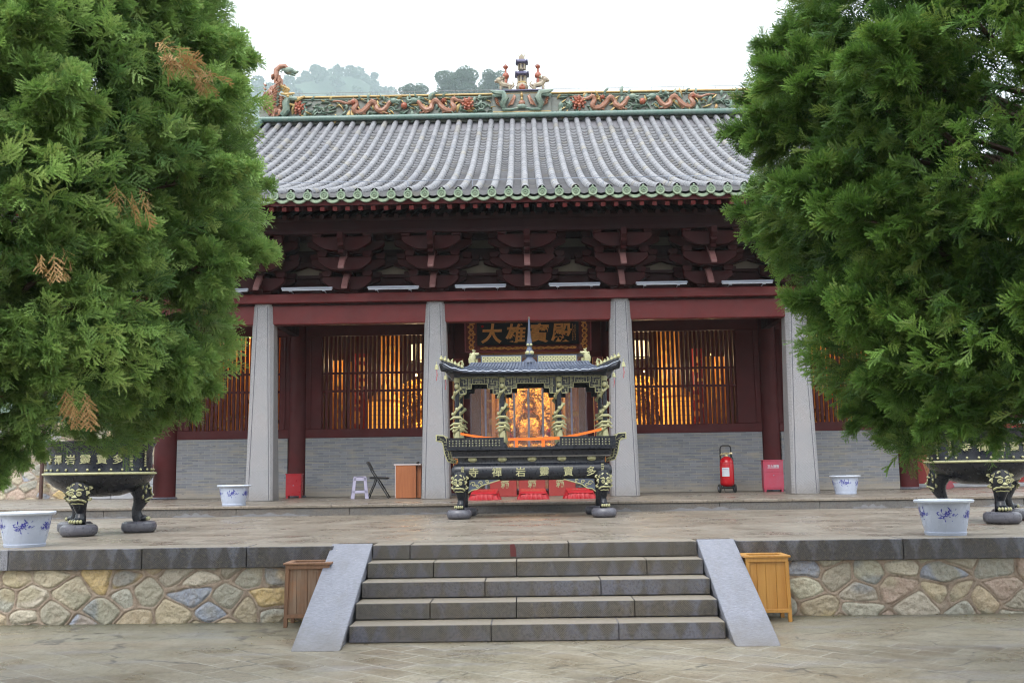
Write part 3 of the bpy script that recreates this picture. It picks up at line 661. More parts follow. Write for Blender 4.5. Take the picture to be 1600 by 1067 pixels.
# --- roof surface: pans (stepped) and rolls
def tone(r):
    k = r.random(); b = r.uniform(.84, 1.10)
    c = (.190, .193, .206) if k < .8 else ((.15, .157, .178) if k < .93 else (.205, .195, .172))
    return tuple(x*b for x in c)
pan = MB(); rl = MB(); r = random.Random(11)
def top_y(x):
    a = abs(x); return YR-.05 if a < 8.15 else 11.5-(a-8.15)*1.0
for i in range(-NR, NR+1):
    x = X0+SP*i; yt = top_y(x)
    if yt < YE+.6: continue
    # roll tiles
    L = .36; n = max(1, int((yt-YE)/L)); 
    if abs(x) < 8.15: yend = YR-.02
    else: yend = yt
    n = max(1, int(round((yend-YE)/L))); xo = r.uniform(-.006, .006)
    for k in range(n):
        ya, yb = YE+(yend-YE)*k/n, YE+(yend-YE)*(k+1)/n; R = .083+r.uniform(-.0015, .0015); dx = xo+r.uniform(-.003, .003); c = tone(r)
        rings = []
        for q, (yy, RR) in enumerate(((ya+.002, R*.9), (ya+.006, R), (yb-.01, R*.97), (yb+.006, R*.92))):
            z = zr(yy); sl = .30+.0366*(yy-YE); nrm = Vector((0, -sl, 1)).normalized()
            rings.append([Vector((x+dx, yy, z))+Vector((1, 0, 0))*math.cos(PI*j/8-.0)*RR*1.0+nrm*(math.sin(PI*j/8)*RR*1.08+.015) for j in range(9)])
        rl.rings(rings, closed=False, col=c)
    # pan tiles between this roll and the next
    xm = x+SP/2; yt2 = min(top_y(xm), YR-.75 if abs(xm) < 8.15 else 99); 
    n = max(1, int(round((yt2-YE)/.30)))
    for k in range(n):
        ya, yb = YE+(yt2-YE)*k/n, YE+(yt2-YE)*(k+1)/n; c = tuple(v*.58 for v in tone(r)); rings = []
        for yy, up in ((ya, -.045), (ya, .040), (yb+.01, -.008)):
            rings.append([Vector((xm-.125+.25*j/6, yy, zr(yy)+up-.050*math.sin(PI*j/6)+.012)) for j in range(7)])
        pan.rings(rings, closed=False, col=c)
roof = MB()
base = []
for j in range(25):
    y = YE-.02+(YR-YE+.02)*j/24; base.append(y)
def strip(mb, xa, xb, f, y0, y1, n=20, drop=0.0):
    vs = []; 
    for j in range(n+1):
        y = y0+(y1-y0)*j/n; vs += [(xa, y, f(y)-drop), (xb, y, f(y)-drop)]
    mb.add(vs, [(2*j, 2*j+1, 2*j+3, 2*j+2) for j in range(n)], (.14, .135, .15))
strip(roof, -8.15, 8.15, zr, YE, YR, 24, .045)
for s in (-1, 1):                            # front skirt of the hip, then side and back slopes
    vs = []
    for j in range(9):
        y = YE+2.9*j/8; vs += [(s*8.15, y, zr(y)-.045), (s*(11.05-(y-YE)), y, zr(y)-.045)]
    roof.add(vs, [(2*j, 2*j+1, 2*j+3, 2*j+2) for j in range(8)], (.14, .135, .15))
    vs = []
    for j in range(9):
        t = 2.9*j/8; z = zr(YE+t)-.045; vs += [(s*(11.05-t), YE+t, z), (s*(11.05-t), 2*YR-YE-t, z)]
    roof.add(vs, [(2*j, 2*j+1, 2*j+3, 2*j+2) for j in range(8)], (.26, .26, .29))
    roof.add([(s*8.15, y, zr(y)-.1) for y in [YE+2.9+k*.99 for k in range(9)][:8]]+[(s*8.15, YR, ZR+.3)]+[(s*8.15, 2*YR-y, zr(y)-.1) for y in reversed([YE+2.9+k*.99 for k in range(8)])], [tuple(range(17))], (.2, .07, .06))
def zb(y): return zr(2*YR-y)
strip(roof, -8.15, 8.15, zb, YR, 2*YR-YE-2.9, 16, .04)
strip(roof, -11.0, 11.0, zb, 2*YR-YE-2.9, 2*YR-YE, 6, .05)
ro = roof.build('roof', 'roof_tile', hall, color=True)
o = pan.build('pan_tiles', 'roof_tile', ro, color=True, smooth=True); o = rl.build('roll_tiles', 'roof_tile', ro, color=True, smooth=True)
# --- glazed eave tiles: a round boss on each roll, a crescent drip between
boss = None; drip = None; r = random.Random(5)
for i in range(-NR, NR+1):
    x = X0+SP*i
    if abs(x) > 10.4: continue
    up = 0.0
    if boss is None:
        mb = MB(); M = Matrix.Rotation(rad(90), 4, 'X')
        mb.lathe([(.001, .0), (.040, .006), (.044, -.004), (.056, -.004), (.060, .010), (.086, .012), (.090, .0), (.088, -.05)][::1], 20, M=M)
        for k in range(7): a = k*2*PI/7; mb.ball((math.cos(a)*.024, -.012, math.sin(a)*.024), .009, 4)
        mb.ball((-.012, -.012, .012), .010, 4); mb.ball((.013, -.012, .010), .010, 4)
        mb.lathe([(.0, .085), (.022, .088), (.026, .103), (.016, .118), (.002, .128)], 8, c=(0, .02))
        boss = mb.build('eave_tile', 'eave_green', ro, smooth=True, loc=(x, YE-.055, zr(YE)-.055)); bo = boss
        mb = MB(); n = 12
        A = [(-.150+.30*j/n, -.040-.078*math.sin(PI*j/n)**.8) for j in range(n+1)]; B = [(-.135+.27*j/n, .0-.052*math.sin(PI*j/n)) for j in range(n+1)]
        mb.prism(A+B[::-1], -.012, .02)
        mb.prism([(x_, z_*.96+.004) for x_, z_ in A]+[(x_, z_+.012) for x_, z_ in A[::-1]], -.022, -.012)
        drip = mb.build('drip_tile', 'eave_green', ro, smooth=True, loc=(x+SP/2, YE-.01, zr(YE)-.085))
    else:
        c = dup(boss, ro, (x, YE-.055, zr(YE)-.055+r.uniform(-.005, .005))); c.rotation_euler = (0, r.uniform(-.3, .3)*0, 0)
        if i < NR: dup(drip, ro, (x+SP/2, YE-.01+r.uniform(-.006, .006), zr(YE)-.085+r.uniform(-.006, .006)))
# --- hip ridges and gable edges
mb = MB()
for s in (-1, 1):
    mb.tube([(s*(11.05-t), YE+t, zr(YE+t)+.12) for t in (0, .7, 1.4, 2.1, 2.9)], [.11, .11, .11, .12, .12], 8)
    mb.tube([(s*8.15, y, zr(y)+.14) for y in (YE+2.9, 13, 15, 17, YR)], .12, 8)
    mb.tube([(s*8.15, 2*YR-y, zr(y)+.14) for y in (YE+2.9, 13, 15, 17, YR)], .12, 8)
mb.build('hip_ridge', 'glaze_green', ro, smooth=True)

# --- the main ridge
rid = MB(); ZB = 12.20
rid.box(-8.2, 8.2, YR-.17, YR+.17, ZB, 13.03)
rg = rid.build('ridge', 'glaze_teal', hall, bevel=.02)
mb = MB(); mb.tube([(-8.3, YR-.30, 12.34), (8.3, YR-.30, 12.34)], .085, 10); mb.box(-8.3, 8.3, YR-.3, YR-.16, 12.3, 12.4); mb.build('base_moulding', 'glaze_green', rg, smooth=True)
mb = MB(); mb.box(-8.25, 8.25, YR-.24, YR+.24, 13.03, 13.085); mb.build('cap', 'glaze_yellow', rg, bevel=.015)
mb = MB(); mb.box(-8.2, 8.2, YR-.205, YR-.17, 12.42, 12.46); mb.box(-8.2, 8.2, YR-.205, YR-.17, 12.97, 13.0); mb.build('border', 'glaze_leaf', rg)
def P(px, pz): return ((px-824)/52.1, 12.425+(pz)/52.1)        # metres along and up the ridge from drawing units of 1/52 m
def dragon(sgn, cx):
    D = MB(); pts = [(-74, 27), (-60, 26), (-50, 23), (-41, 24), (-34, 27), (-31, 20), (-35, 11), (-31, 6), (-22, 6), (-14, 12), (-8, 20), (-2, 24), (4, 18), (6, 10), (14, 8), (22, 14), (27, 22), (32, 24)]
    P3 = []
    for i, (a, b) in enumerate(pts): P3.append((cx+sgn*a/52.1*.92, YR-.20-.05*math.sin(i*1.3)**2, 12.44+b/52.1*.92))
    # smooth
    Q = []
    for i in range(len(P3)-1):
        for k in range(3):
            t = k/3; p0, p1, p2, p3 = [Vector(P3[max(0, min(len(P3)-1, i+j))]) for j in (-1, 0, 1, 2)]
            Q.append(.5*((2*p1)+(p2-p0)*t+(2*p0-5*p1+4*p2-p3)*t*t+(3*p1-p0-3*p2+p3)*t**3))
    n = len(Q); R = [(.02+.065*min(1, (i+1)/n*3.0))*(1 if i < n*.9 else .8) for i in range(n)]
    D.tube(Q, R, 8)
    for i in range(8, n-3, 3): D.ball(Q[i]+Vector((0, -.02, R[i]*.95)), (.022, .02, .045), 4)
    for (a, b) in ((-20, 4), (-4, 27), (16, 4), (8, 4)):           # feet
        c = Vector((cx+sgn*a/52.1, YR-.24, 12.46+b/52.1*.9)); D.tube([c, c+Vector((sgn*.09, -.03, -.05))], [.035, .02], 5)
        for q in (-1, 0, 1): D.tube([c+Vector((sgn*.09, -.03, -.05)), c+Vector((sgn*(.15), -.03, -.05+q*.045))], [.014, .005], 4)
    D.build('dragon_relief', 'glaze_orange', rg, smooth=True)
    H = MB(); c = Q[-1]
    H.ball(c+Vector((sgn*.08, -.04, .02)), (.13, .08, .09), 8); H.tube([c+Vector((sgn*.12, -.05, .03)), c+Vector((sgn*.25, -.06, .0)), c+Vector((sgn*.30, -.06, .05))], [.055, .045, .02], 6)
    H.tube([c+Vector((sgn*.12, -.05, -.03)), c+Vector((sgn*.24, -.06, -.09))], [.04, .02], 6)
    for q in (0, 1, 2): H.tube([c+Vector((-sgn*.02, -.05, .05)), c+Vector((-sgn*(.16+.03*q), -.03, .16-.09*q))], [.025, .006], 5)
    H.build('dragon_head', 'glaze_leaf', rg, smooth=True)
def flower(x, z, R, nm='flower_relief'):
    F = MB()
    for ring, (n, rr, out) in enumerate(((9, 1.0, .0), (7, .66, .05), (5, .34, .09))):
        for k in range(n):
            a = 2*PI*(k+.5*ring)/n; M = Matrix.Rotation(-a, 4, 'Y') @ Matrix.Rotation(rad(-25-10*ring), 4, 'Z')
            F.ball((x+math.cos(a)*R*rr*.62, YR-.19-out, z+math.sin(a)*R*rr*.62), (R*.36, .035, R*.21), 5, M=M)
    F.ball((x, YR-.30, z), R*.16, 6); F.build(nm, 'glaze_rust', rg, smooth=True)
def scroll(mb, x, z, s, sg=1, turns=1.4, w=.035):
    pts = []; 
    for i in range(22):
        t = i/21; a = t*turns*2*PI; R = s*(1-.82*t); pts.append((x+sg*(-R*math.cos(a)), YR-.19-.04*t, z+R*math.sin(a)))
    mb.tube(pts, [w*(1-.5*i/21) for i in range(22)], 6)
def leaf(mb, x, z, L, a, wd=.30):
    d = Vector((math.cos(a), 0, math.sin(a))); n_ = Vector((-d.z, 0, d.x)); pts = []
    for i in range(6):
        t = i/5; pts.append(Vector((x, YR-.18, z))+d*L*t+n_*math.sin(t*2.2)*L*.22+Vector((0, -.05*math.sin(PI*t), 0)))
    mb.tube(pts, [.014+L*wd*math.sin(PI*min(.98, max(.04, i/5))) *.5 for i in range(6)], 6, flat=.5)
for sgn in (-1, 1):
    for base_x in (sgn*5.05, sgn*2.95):
        pass
    dragon(1 if sgn < 0 else -1, sgn*4.62)      # heads meet at the pearl
    dragon(-1 if sgn < 0 else 1, sgn*2.75)
    flower(sgn*6.95, 12.73, .26); flower(sgn*1.70, 12.73, .27); flower(sgn*5.25, 12.86, .12); flower(sgn*2.45, 12.87, .12)
    pb = MB(); pb.ball((sgn*3.68, YR-.24, 12.72), .105, 10); pb.build('pearl_relief', 'glaze_rust', rg, smooth=True)
LV = MB(); LV2 = MB(); r = random.Random(2)
x = -7.6
while x < 7.7:
    if abs(x) > 1.05:
        for z in (12.51, 12.62, 12.74, 12.86, 12.93):
            if r.random() < .66: leaf(LV if r.random() < .75 else LV2, x+r.uniform(-.1, .1), z, r.uniform(.16, .34), r.uniform(0, 2*PI))
    x += .125
for sgn in (-1, 1):
    scroll(LV, sgn*1.28, 12.66, .15, sgn); scroll(LV, sgn*3.25, 12.6, .12, -sgn); scroll(LV, sgn*4.1, 12.6, .12, sgn); scroll(LV, sgn*6.3, 12.62, .13, sgn)
LV.build('leaf_relief', 'glaze_leaf', rg, smooth=True); LV2.build('bud_relief', 'glaze_yellow', rg, smooth=True)
# centre block with two fish-dragons, and the ornaments standing on it
cb = MB(); cb.box(-.95, .87, YR-.26, YR+.26, 12.42, 13.04); cb.prism([(-.78, 13.04), (.70, 13.04), (.66, 13.12), (-.74, 13.12)], YR-.24, YR+.24); cbo = cb.build('centre_block', 'glaze_teal', rg, bevel=.02)
A_ = MB(); B_ = MB(); C_ = MB()
A_.box(-.80, .72, YR-.30, YR+.28, 13.12, 13.155)
for s in (-1, 1):
    cx = -.04
    B_.tube([(cx+s*.52, YR-.30, 12.50), (cx+s*.60, YR-.36, 12.66), (cx+s*.50, YR-.38, 12.84), (cx+s*.58, YR-.38, 13.0), (cx+s*.80, YR-.38, 13.03), (cx+s*.98, YR-.38, 13.10)], [.05, .10, .12, .11, .08, .02], 8)
    B_.tube([(cx+s*.62, YR-.38, 12.96), (cx+s*.84, YR-.38, 12.92), (cx+s*.92, YR-.38, 12.95)], [.06, .045, .015], 6)
    B_.tube([(cx+s*.60, YR-.33, 12.5), (cx+s*.30, YR-.33, 12.50), (cx+s*.06, YR-.33, 12.56)], [.05, .04, .02], 6)
    for k in range(4):
        C_.tube([(cx+s*(.44-.05*k), YR-.33, 12.60+.02*k), (cx+s*(.30-.03*k), YR-.34, 12.8+.04*k), (cx+s*(.22+.01*k), YR-.31, 12.98)], [.02, .045, .015], 6, flat=.6)
        C_.tube([(cx+s*(.66+.03*k), YR-.33, 12.62+.08*k), (cx+s*(.78+.02*k), YR-.34, 12.70+.07*k), (cx+s*(.74), YR-.31, 12.86+.03*k)], [.03, .045, .01], 6, flat=.6)
C_.ball((-.04, YR-.31, 12.72), (.10, .05, .09), 6); B_.ball((-.04, YR-.33, 12.60), (.16, .06, .08), 6)
G_ = MB(); G_.lathe([(.02, 12.78), (.05, 12.84), (.02, 12.9), (.055, 12.97), (.02, 13.02), (.03, 13.06)], 8, c=(-.04, YR-.31)); G_.box(-.93, .86, YR-.31, YR-.26, 12.42, 12.455)
A_.build('shelf', 'glaze_indigo', cbo); B_.build('fish_dragon', 'glaze_leaf', cbo, smooth=True); C_.build('flame_relief', 'glaze_orange', cbo, smooth=True); G_.build('vase_relief', 'glaze_yellow', cbo, smooth=True)
# pagoda
def pagoda():
    t = MB(); t.lathe([(.20, 13.155), (.19, 13.18), (.155, 13.22), (.19, 13.30), (.20, 13.36), (.15, 13.44), (.14, 13.47)], 10, c=(-.02, YR)); 
    base = t.build('ridge_pagoda', 'glaze_cream', rg, smooth=True)
    q = MB(); q.ball((-.02, YR-.17, 13.27), (.10, .06, .09), 8); q.ball((-.02, YR-.20, 13.33), .045, 6); q.build('niche_figure', 'glaze_rust', base, smooth=True)
    y_ = MB(); y_.lathe([(.155, 13.44), (.165, 13.46), (.15, 13.49)], 8, c=(-.02, YR)); y_.lathe([(.13, 14.10), (.14, 14.12), (.13, 14.15)], 8, c=(-.02, YR)); y_.build('band', 'glaze_yellow', base, smooth=True)
    for z, s, h in ((13.47, .125, .25), (13.90, .105, .22)):
        b = MB()
        for k in range(6): a = 2*PI*k/6+.26; b.tube([(-.02+math.cos(a)*s, YR+math.sin(a)*s, z), (-.02+math.cos(a)*s, YR+math.sin(a)*s, z+h)], .027, 6)
        b.lathe([(s*.75, z), (s*.75, z+h)], 6, c=(-.02, YR)); b.lathe([(s*1.15, z+h-.05), (s*1.3, z+h)], 12, c=(-.02, YR)); b.build('storey', 'glaze_cream', base)
        b = MB(); b.ball((-.02, YR-s*.8, z+h*.5), (.03, .03, .05), 6); b.build('window', 'glaze_indigo', base)
    for z, s in ((13.70, .225), (14.10, .195)):
        b = MB(); n = 32; rings = []
        for k, (f, dz) in enumerate(((.62, -.02), (1.0, .0), (1.0, .03), (.66, .09), (.55, .12))):
            ring = []
            for j in range(n):
                a = 2*PI*j/n+PI/4; sq = 1/(abs(math.cos(a))**4+abs(math.sin(a))**4)**.25
                cr = max(0, math.cos(4*a+PI))**6; ring.append(Vector((-.02+math.cos(a)*s*f*sq*(1+.08*cr), YR+math.sin(a)*s*f*sq*(1+.08*cr), z+dz+(.065*cr if k in (1, 2) else 0))))
            rings.append(ring)
        b.rings(rings); b.build('pagoda_roof', 'glaze_indigo', base, smooth=True)
    b = MB(); b.box(-.11, .07, YR-.09, YR+.09, 14.22, 14.32)
    for k in range(5): b.tube([(-.105+.0425*k, YR-.08, 14.32), (-.105+.0425*k+(k-2)*.008, YR-.08, 14.40+(.03 if k == 2 else 0))], [.018, .006], 5)
    b.lathe([(.05, 14.32), (.02, 14.42)], 8, c=(-.02, YR)); b.build('finial', 'glaze_cream', base)
pagoda()
# lions carrying flaming vases
def ridge_lion(sx, cx):
    L = MB(); z0 = 13.155; f = lambda a, z, y=0: Vector((cx+sx*a, YR+y, z0+z))
    for a, y in ((.13, -.07), (.13, .07), (-.14, -.07), (-.14, .07)): L.tube([f(a, .2, y), f(a+.01, .1, y), f(a-.01, .02, y), f(a+.03, .0, y)], [.05, .035, .03, .035], 6)
    L.tube([f(-.17, .22), f(-.05, .25), f(.08, .28), f(.14, .36)], [.075, .085, .09, .08], 8)
    L.ball(f(.20, .42), (.10, .09, .09), 8); L.ball(f(.29, .39), (.05, .06, .045), 6)
    for k in range(7): a = k*.9; L.ball(f(.15+.07*math.cos(a), .42+.08*math.sin(a), -.03), .04, 5)
    L.tube([f(-.2, .22), f(-.27, .30), f(-.22, .38)], [.04, .03, .01], 6); L.ball(f(-.24, .24), .06, 6)
    for k in range(5): L.ball(f(-.25+.02*k, .2-.02*k, -.05), .035, 4)
    L.tube([f(.0, .34), f(.02, .50), f(.06, .56)], [.05, .04, .015], 6); L.ball(f(.04, .50, -.05), .045, 5)
    base = L.build('ridge_lion', 'glaze_cream', rg, smooth=True)
    V = MB(); V.lathe([(.05, z0+.28), (.06, z0+.40), (.045, z0+.46), (.095, z0+.50), (.11, z0+.56), (.085, z0+.63), (.035, z0+.67), (.03, z0+.78), (.07, z0+.82), (.075, z0+.86), (.04, z0+.88)], 12, c=(cx-sx*.02, YR))
    for k in range(6): a = k*PI/3; V.tube([(cx-sx*.02+.06*math.cos(a), YR+.06*math.sin(a), z0+.84), (cx-sx*.02+.08*math.cos(a), YR+.08*math.sin(a), z0+.92)], [.02, .005], 5)
    V.tube([(cx-sx*.02, YR, z0+.86), (cx-sx*.02, YR, z0+.97)], [.03, .005], 6)
    V.build('vase', 'glaze_rust', base, smooth=True)
ridge_lion(-1, -.55); ridge_lion(1, .50)
# end dragons that bite the ridge
def ridge_beast(s):
    A = MB(); B = MB(); C = MB(); ox = s*7.62
    f = lambda a, z, y=0: Vector((ox-s*a, YR+y-.05, 12.42+z))          # a grows towards the hall's middle
    A.tube([f(.05, .05), f(-.1, .25), f(-.22, .5), f(-.25, .75), f(-.12, .98), f(.02, 1.1), f(.02, 1.25), f(-.1, 1.42), f(-.10, 1.60), f(.02, 1.72), f(.18, 1.74), f(.26, 1.64)], [.22, .27, .27, .22, .16, .12, .11, .1, .09, .085, .08, .06], 9)
    for k in range(9): A.tube([f(-.3+.03*k, .25+.1*k, -.2), f(-.12+.03*k, .32+.1*k, -.27), f(.05, .30+.1*k, -.22)], [.02, .045, .015], 5)
    for k in range(6): A.tube([f(.02, .35+.07*k, -.2), f(.14, .33+.06*k, -.25), f(.20, .42+.05*k, -.18)], [.02, .04, .01], 5)
    B.ball(f(.30, 1.58), (.17, .12, .12), 8); B.tube([f(.36, 1.60), f(.52, 1.52), f(.60, 1.56)], [.09, .06, .03], 7); B.tube([f(.34, 1.50), f(.50, 1.42)], [.06, .03], 6)
    for k in range(4): B.tube([f(.22, 1.66), f(.10-.05*k, 1.80-.10*k, -.04)], [.035, .006], 5)
    B.tube([f(.16, .05, -.2), f(.30, .2, -.24), f(.28, .45, -.24), f(.38, .60, -.24), f(.62, .56, -.24)], [.10, .12, .12, .11, .05], 8)
    B.tube([f(-.05, 1.0, -.12), f(.15, .92, -.15), f(.28, .82, -.15)], [.05, .06, .02], 6)
    C.tube([f(.12, .74, -.25), f(.3, .70, -.28), f(.55, .74, -.26)], [.03, .05, .03], 6); C.ball(f(.36, .62, -.33), .045, 6)
    C.tube([f(.55, .5, -.2), f(.72, .6, -.2), f(.86, .66, -.2)], [.05, .05, .03], 6); C.tube([f(.38, .40, -.24), f(.55, .36, -.24), f(.48, .2, -.24)], [.03, .06, .02], 6)
    r = random.Random(8)
    for k in range(70):
        t_ = r.random(); p0 = (f(.05, .05), f(-.1, .25), f(-.22, .5), f(-.25, .75), f(-.12, .98), f(.02, 1.1), f(.02, 1.25), f(-.1, 1.42))
        q_ = t_*6.99; i0 = int(q_); c_ = p0[i0].lerp(p0[i0+1], q_-i0); rr_ = (.25, .29, .27, .22, .17, .13, .12)[i0]; a_ = r.uniform(-PI, 0)
        A.tube([c_+Vector((math.cos(a_)*rr_*.9, math.sin(a_)*rr_, .03)), c_+Vector((math.cos(a_)*(rr_+.02), math.sin(a_)*(rr_+.02), -.03)), c_+Vector((math.cos(a_)*(rr_+.035), math.sin(a_)*(rr_+.03), -.09))], [.035, .045, .01], 5)
    for k in range(8): A.tube([f(-.42-.0*k, .2+.13*k), f(-.50, .28+.13*k)], [.05, .008], 5)
    for k in range(5): C.tube([f(.05+.05*k, .95-.05*k, -.16), f(.12+.06*k, 1.02-.03*k, -.2), f(.10+.06*k, 1.1-.03*k, -.16)], [.03, .04, .008], 5)
    for k in range(6): B.tube([f(-.02, .35+.11*k, -.24), f(.06, .42+.11*k, -.28)], [.03, .035], 5)
    o = A.build('ridge_beast', 'glaze_orange', rg, smooth=True); B.build('head', 'glaze_leaf', o, smooth=True); C.build('jaw', 'glaze_yellow', o, smooth=True)
ridge_beast(-1); ridge_beast(1)
# lightning tape on posts
mb = MB()
for k in range(17):
    x = -8+k; mb.tube([(x, YR, 13.08), (x, YR, 13.27)], .008, 5)
mb.tube([(-7.55, YR-.05, 14.0), (-7.62, YR-.05, 13.6), (-7.45, YR, 13.33), (-7, YR, 13.27)]+[(x, YR, 13.27) for x in range(-6, 9)], .008, 5); mb.build('lightning_tape', 'wire', rg)
mb = MB(); ya = YE+.55
for k in range(-7, 8): mb.tube([(k*1.315+.25, ya, zr(ya)+.09), (k*1.315+.25, ya, zr(ya)+.22)], .007, 5)
mb.tube([(x, ya, zr(ya)+.22+.004*math.sin(x*3)) for x in np.linspace(-9.6, 9.6, 40)], .008, 5); mb.build('eave_wire', 'lamp_metal', ro)

# --- rafters, fascia, soffit
mb = MB(); mb.box(-10.9, 10.9, YE+.03, YE+.075, 6.70, 6.80); mb.build('fascia', 'red_wood', hall, bevel=.004)
raf = None
n = 0
for i in range(-40, 41):
    x = .01+i*.2515
    if raf is None:
        mb = MB(); M = Matrix.Translation((0, YE+.10, 6.605)) @ Matrix.Rotation(math.atan(.30), 4, 'X'); mb.box(-.045, .045, 0, 1.9, -.0, .085, M)
        raf = mb.build('rafter', 'red_paint', hall, loc=(x, 0, 0), bevel=.004)
    else: dup(raf, hall, (x, rng.uniform(-.01, .01), rng.uniform(-.003, .003)))
sf = MB(); r2_ = MB()
vs = [(-10.9, YE+.05, 6.73), (10.9, YE+.05, 6.73), (10.9, 13.6, 8.15), (-10.9, 13.6, 8.15)]
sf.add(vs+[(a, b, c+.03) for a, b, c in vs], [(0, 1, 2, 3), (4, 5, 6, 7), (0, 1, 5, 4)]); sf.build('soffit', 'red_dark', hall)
for i in range(-39, 40):
    x = .14+i*.2515; r2_.tube([(x, YE+.62, 6.62), (x, 10.7, 7.17)], .055, 6)
r2_.build('round_rafters', 'red_dark', hall, smooth=True)
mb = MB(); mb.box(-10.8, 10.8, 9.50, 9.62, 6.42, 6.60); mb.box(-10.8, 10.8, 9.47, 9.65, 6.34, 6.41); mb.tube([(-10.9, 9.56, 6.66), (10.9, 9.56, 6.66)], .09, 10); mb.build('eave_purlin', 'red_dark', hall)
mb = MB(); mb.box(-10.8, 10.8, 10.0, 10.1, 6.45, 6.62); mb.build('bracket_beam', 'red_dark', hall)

# --- granite columns
for i, x in enumerate((-5.61, -1.953, 1.967, 5.655)):
    mb = MB(); rr = []
    for k in range(9):
        t = k/8; h = .292-.070*t-.0*math.sin(PI*t); ch = .045+.045*t; z = Z2+(5.06-Z2)*t
        if k == 8: h -= .0
        q = [(h-ch, -h), (h, -h+ch), (h, h-ch), (h-ch, h), (-h+ch, h), (-h, h-ch), (-h, -h+ch), (-h+ch, -h)]
        rr.append([Vector((a, b, z)) for a, b in q])
    rr.append([p*1 for p in rr[-1]]); rr[-1] = [Vector((p.x*.86, p.y*.86, 5.10)) for p in rr[-1]]
    mb.rings(rr); c = mb.build('stone_column', 'granite', hall, loc=(x, CY, 0), bevel=.008)
    # raised fillets that frame each face
    fl = MB()
    for s in (-1, 1):
        for (za, zb_) in ((Z2+.02, 5.0),):
            fl.bar((s*(.292-.045-.035), -.293, za), (s*(.222-.09-.028), -.224, zb_), .012, .008)
    fl.build('fillet', 'round_stone', c)
# --- beams
mb = MB(); mb.box(-9.3, 9.3, 10.30, 10.78, 5.062, 5.255); mb.build('plate_beam', 'red_paint', hall, bevel=.012)
for a, b in ((-9.0, -5.82), (-5.40, -2.16), (-1.74, 1.75), (2.17, 5.41), (5.83, 9.0)):
    mb = MB(); mb.box(a-.03, b+.03, 10.46, 10.72, 4.625, 5.045); mb.build('architrave', 'red_paint', hall, bevel=.02, seg=2)
    mb = MB(); mb.box(a-.03, b+.03, 10.44, 10.48, 5.02, 5.062); mb.build('filler_strip', 'red_dark', hall)
# --- wall between the bracket sets
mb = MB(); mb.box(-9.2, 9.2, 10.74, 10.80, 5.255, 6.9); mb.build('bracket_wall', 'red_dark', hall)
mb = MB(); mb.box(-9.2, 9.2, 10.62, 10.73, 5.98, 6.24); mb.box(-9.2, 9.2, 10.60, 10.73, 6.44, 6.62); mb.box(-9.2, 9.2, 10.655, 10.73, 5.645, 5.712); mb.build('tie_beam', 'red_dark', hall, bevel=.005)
sets = (-7.5, -5.61, -3.78, -1.953, .01, 1.967, 3.79, 5.619, 7.5)
for a, b in zip(sets[:-1], sets[1:]):
    m_ = (a+b)/2
    mb = MB(); mb.box(m_-.42, m_+.42, 10.69, 10.735, 5.715, 5.978); mb.box(m_-.42, m_+.42, 10.69, 10.735, 6.243, 6.438); mb.build('plaster_panel', 'plaster', hall)
# --- bracket sets
def arm(mb, y, z, w, h=.20, t=.125):
    """boat-shaped bracket arm across the facade"""
    pts = [(-w/2, z+h), (-w/2, z+h*.66)]
    for k in range(6): a = k/5; pts.append((-w/2+.015+w*.30*a, z+h*.60*(1-a)**1.7))
    pts += [(-x_, z_) for x_, z_ in reversed(pts)]
    mb.prism([(x_, z_) for x_, z_ in pts], y-t/2, y+t/2)
    for x_ in (-w/2+.085, 0, w/2-.085):          # small bearing blocks
        mb.prism([(x_-.10, z+h+.12), (x_-.10, z+h+.05), (x_-.07, z+h+.002), (x_+.07, z+h+.002), (x_+.10, z+h+.05), (x_+.10, z+h+.12)], y-.095, y+.095)
def bracket():
    A = MB()
    A.prism([(-.27, 5.46), (-.27, 5.36), (-.20, 5.258), (.20, 5.258), (.27, 5.36), (.27, 5.46)], 10.25, 10.74)
    A.prismx([(10.74, 5.262), (10.2, 5.262), (10.06, 5.34), (10.02, 5.47), (10.74, 5.47)], -.065, .065)
    root = A.build('bracket_set', 'red_bracket', hall, bevel=.006)
    B = MB(); arm(B, 10.60, 5.43, 1.30, .19); arm(B, 10.60, 5.765, 1.86, .20); arm(B, 10.60, 6.09, 1.4, .2)
    B.build('wall_arm', 'red_dark', root, bevel=.005)
    for y, z, w_ in ((10.22, 5.30, 1.02), (9.93, 5.66, 1.10), (9.62, 6.01, 1.20)):
        B = MB(); arm(B, y, z, w_, .275, .14); B.build('arm', 'red_bracket', root, bevel=.006)
    for y, z, w_ in ((10.34, 5.70, 1.56), (10.05, 6.04, 1.62)):
        B = MB(); arm(B, y, z, w_, .26, .11); B.build('arm', 'red_bracket', root, bevel=.006)
    for y, z in ((9.80, 5.27), (9.43, 5.62)):
        B = MB(); pr = []; pb_ = []
        for k in range(9):
            t = k/8; yy = y+.62*t; zz = z+.50*t+.10*math.sin(PI*min(1, t*1.1))*.55
            pr.append((yy, zz+.03+.03*t)); pb_.append((yy+.01, zz-.02-.09*t))
        B.prismx(pr+pb_[::-1], -.062, .062)
        B.build('beak', 'beak_wood', root, bevel=.01)
    B = MB(); B.prismx([(9.30, 6.33), (9.28, 6.20), (9.36, 6.12), (9.34, 6.06), (9.50, 5.98), (10.7, 5.98), (10.7, 6.33)], -.06, .06)
    B.prismx([(9.46, 6.0), (9.42, 5.93), (9.5, 5.90), (10.7, 5.90), (10.7, 6.0)], -.055, .055); B.build('nose', 'red_bracket', root, bevel=.008)
    return root
b0 = bracket(); b0.location = (sets[0], 0, 0)
for x in sets[1:]: dup(b0, hall, (x, 0, 0))

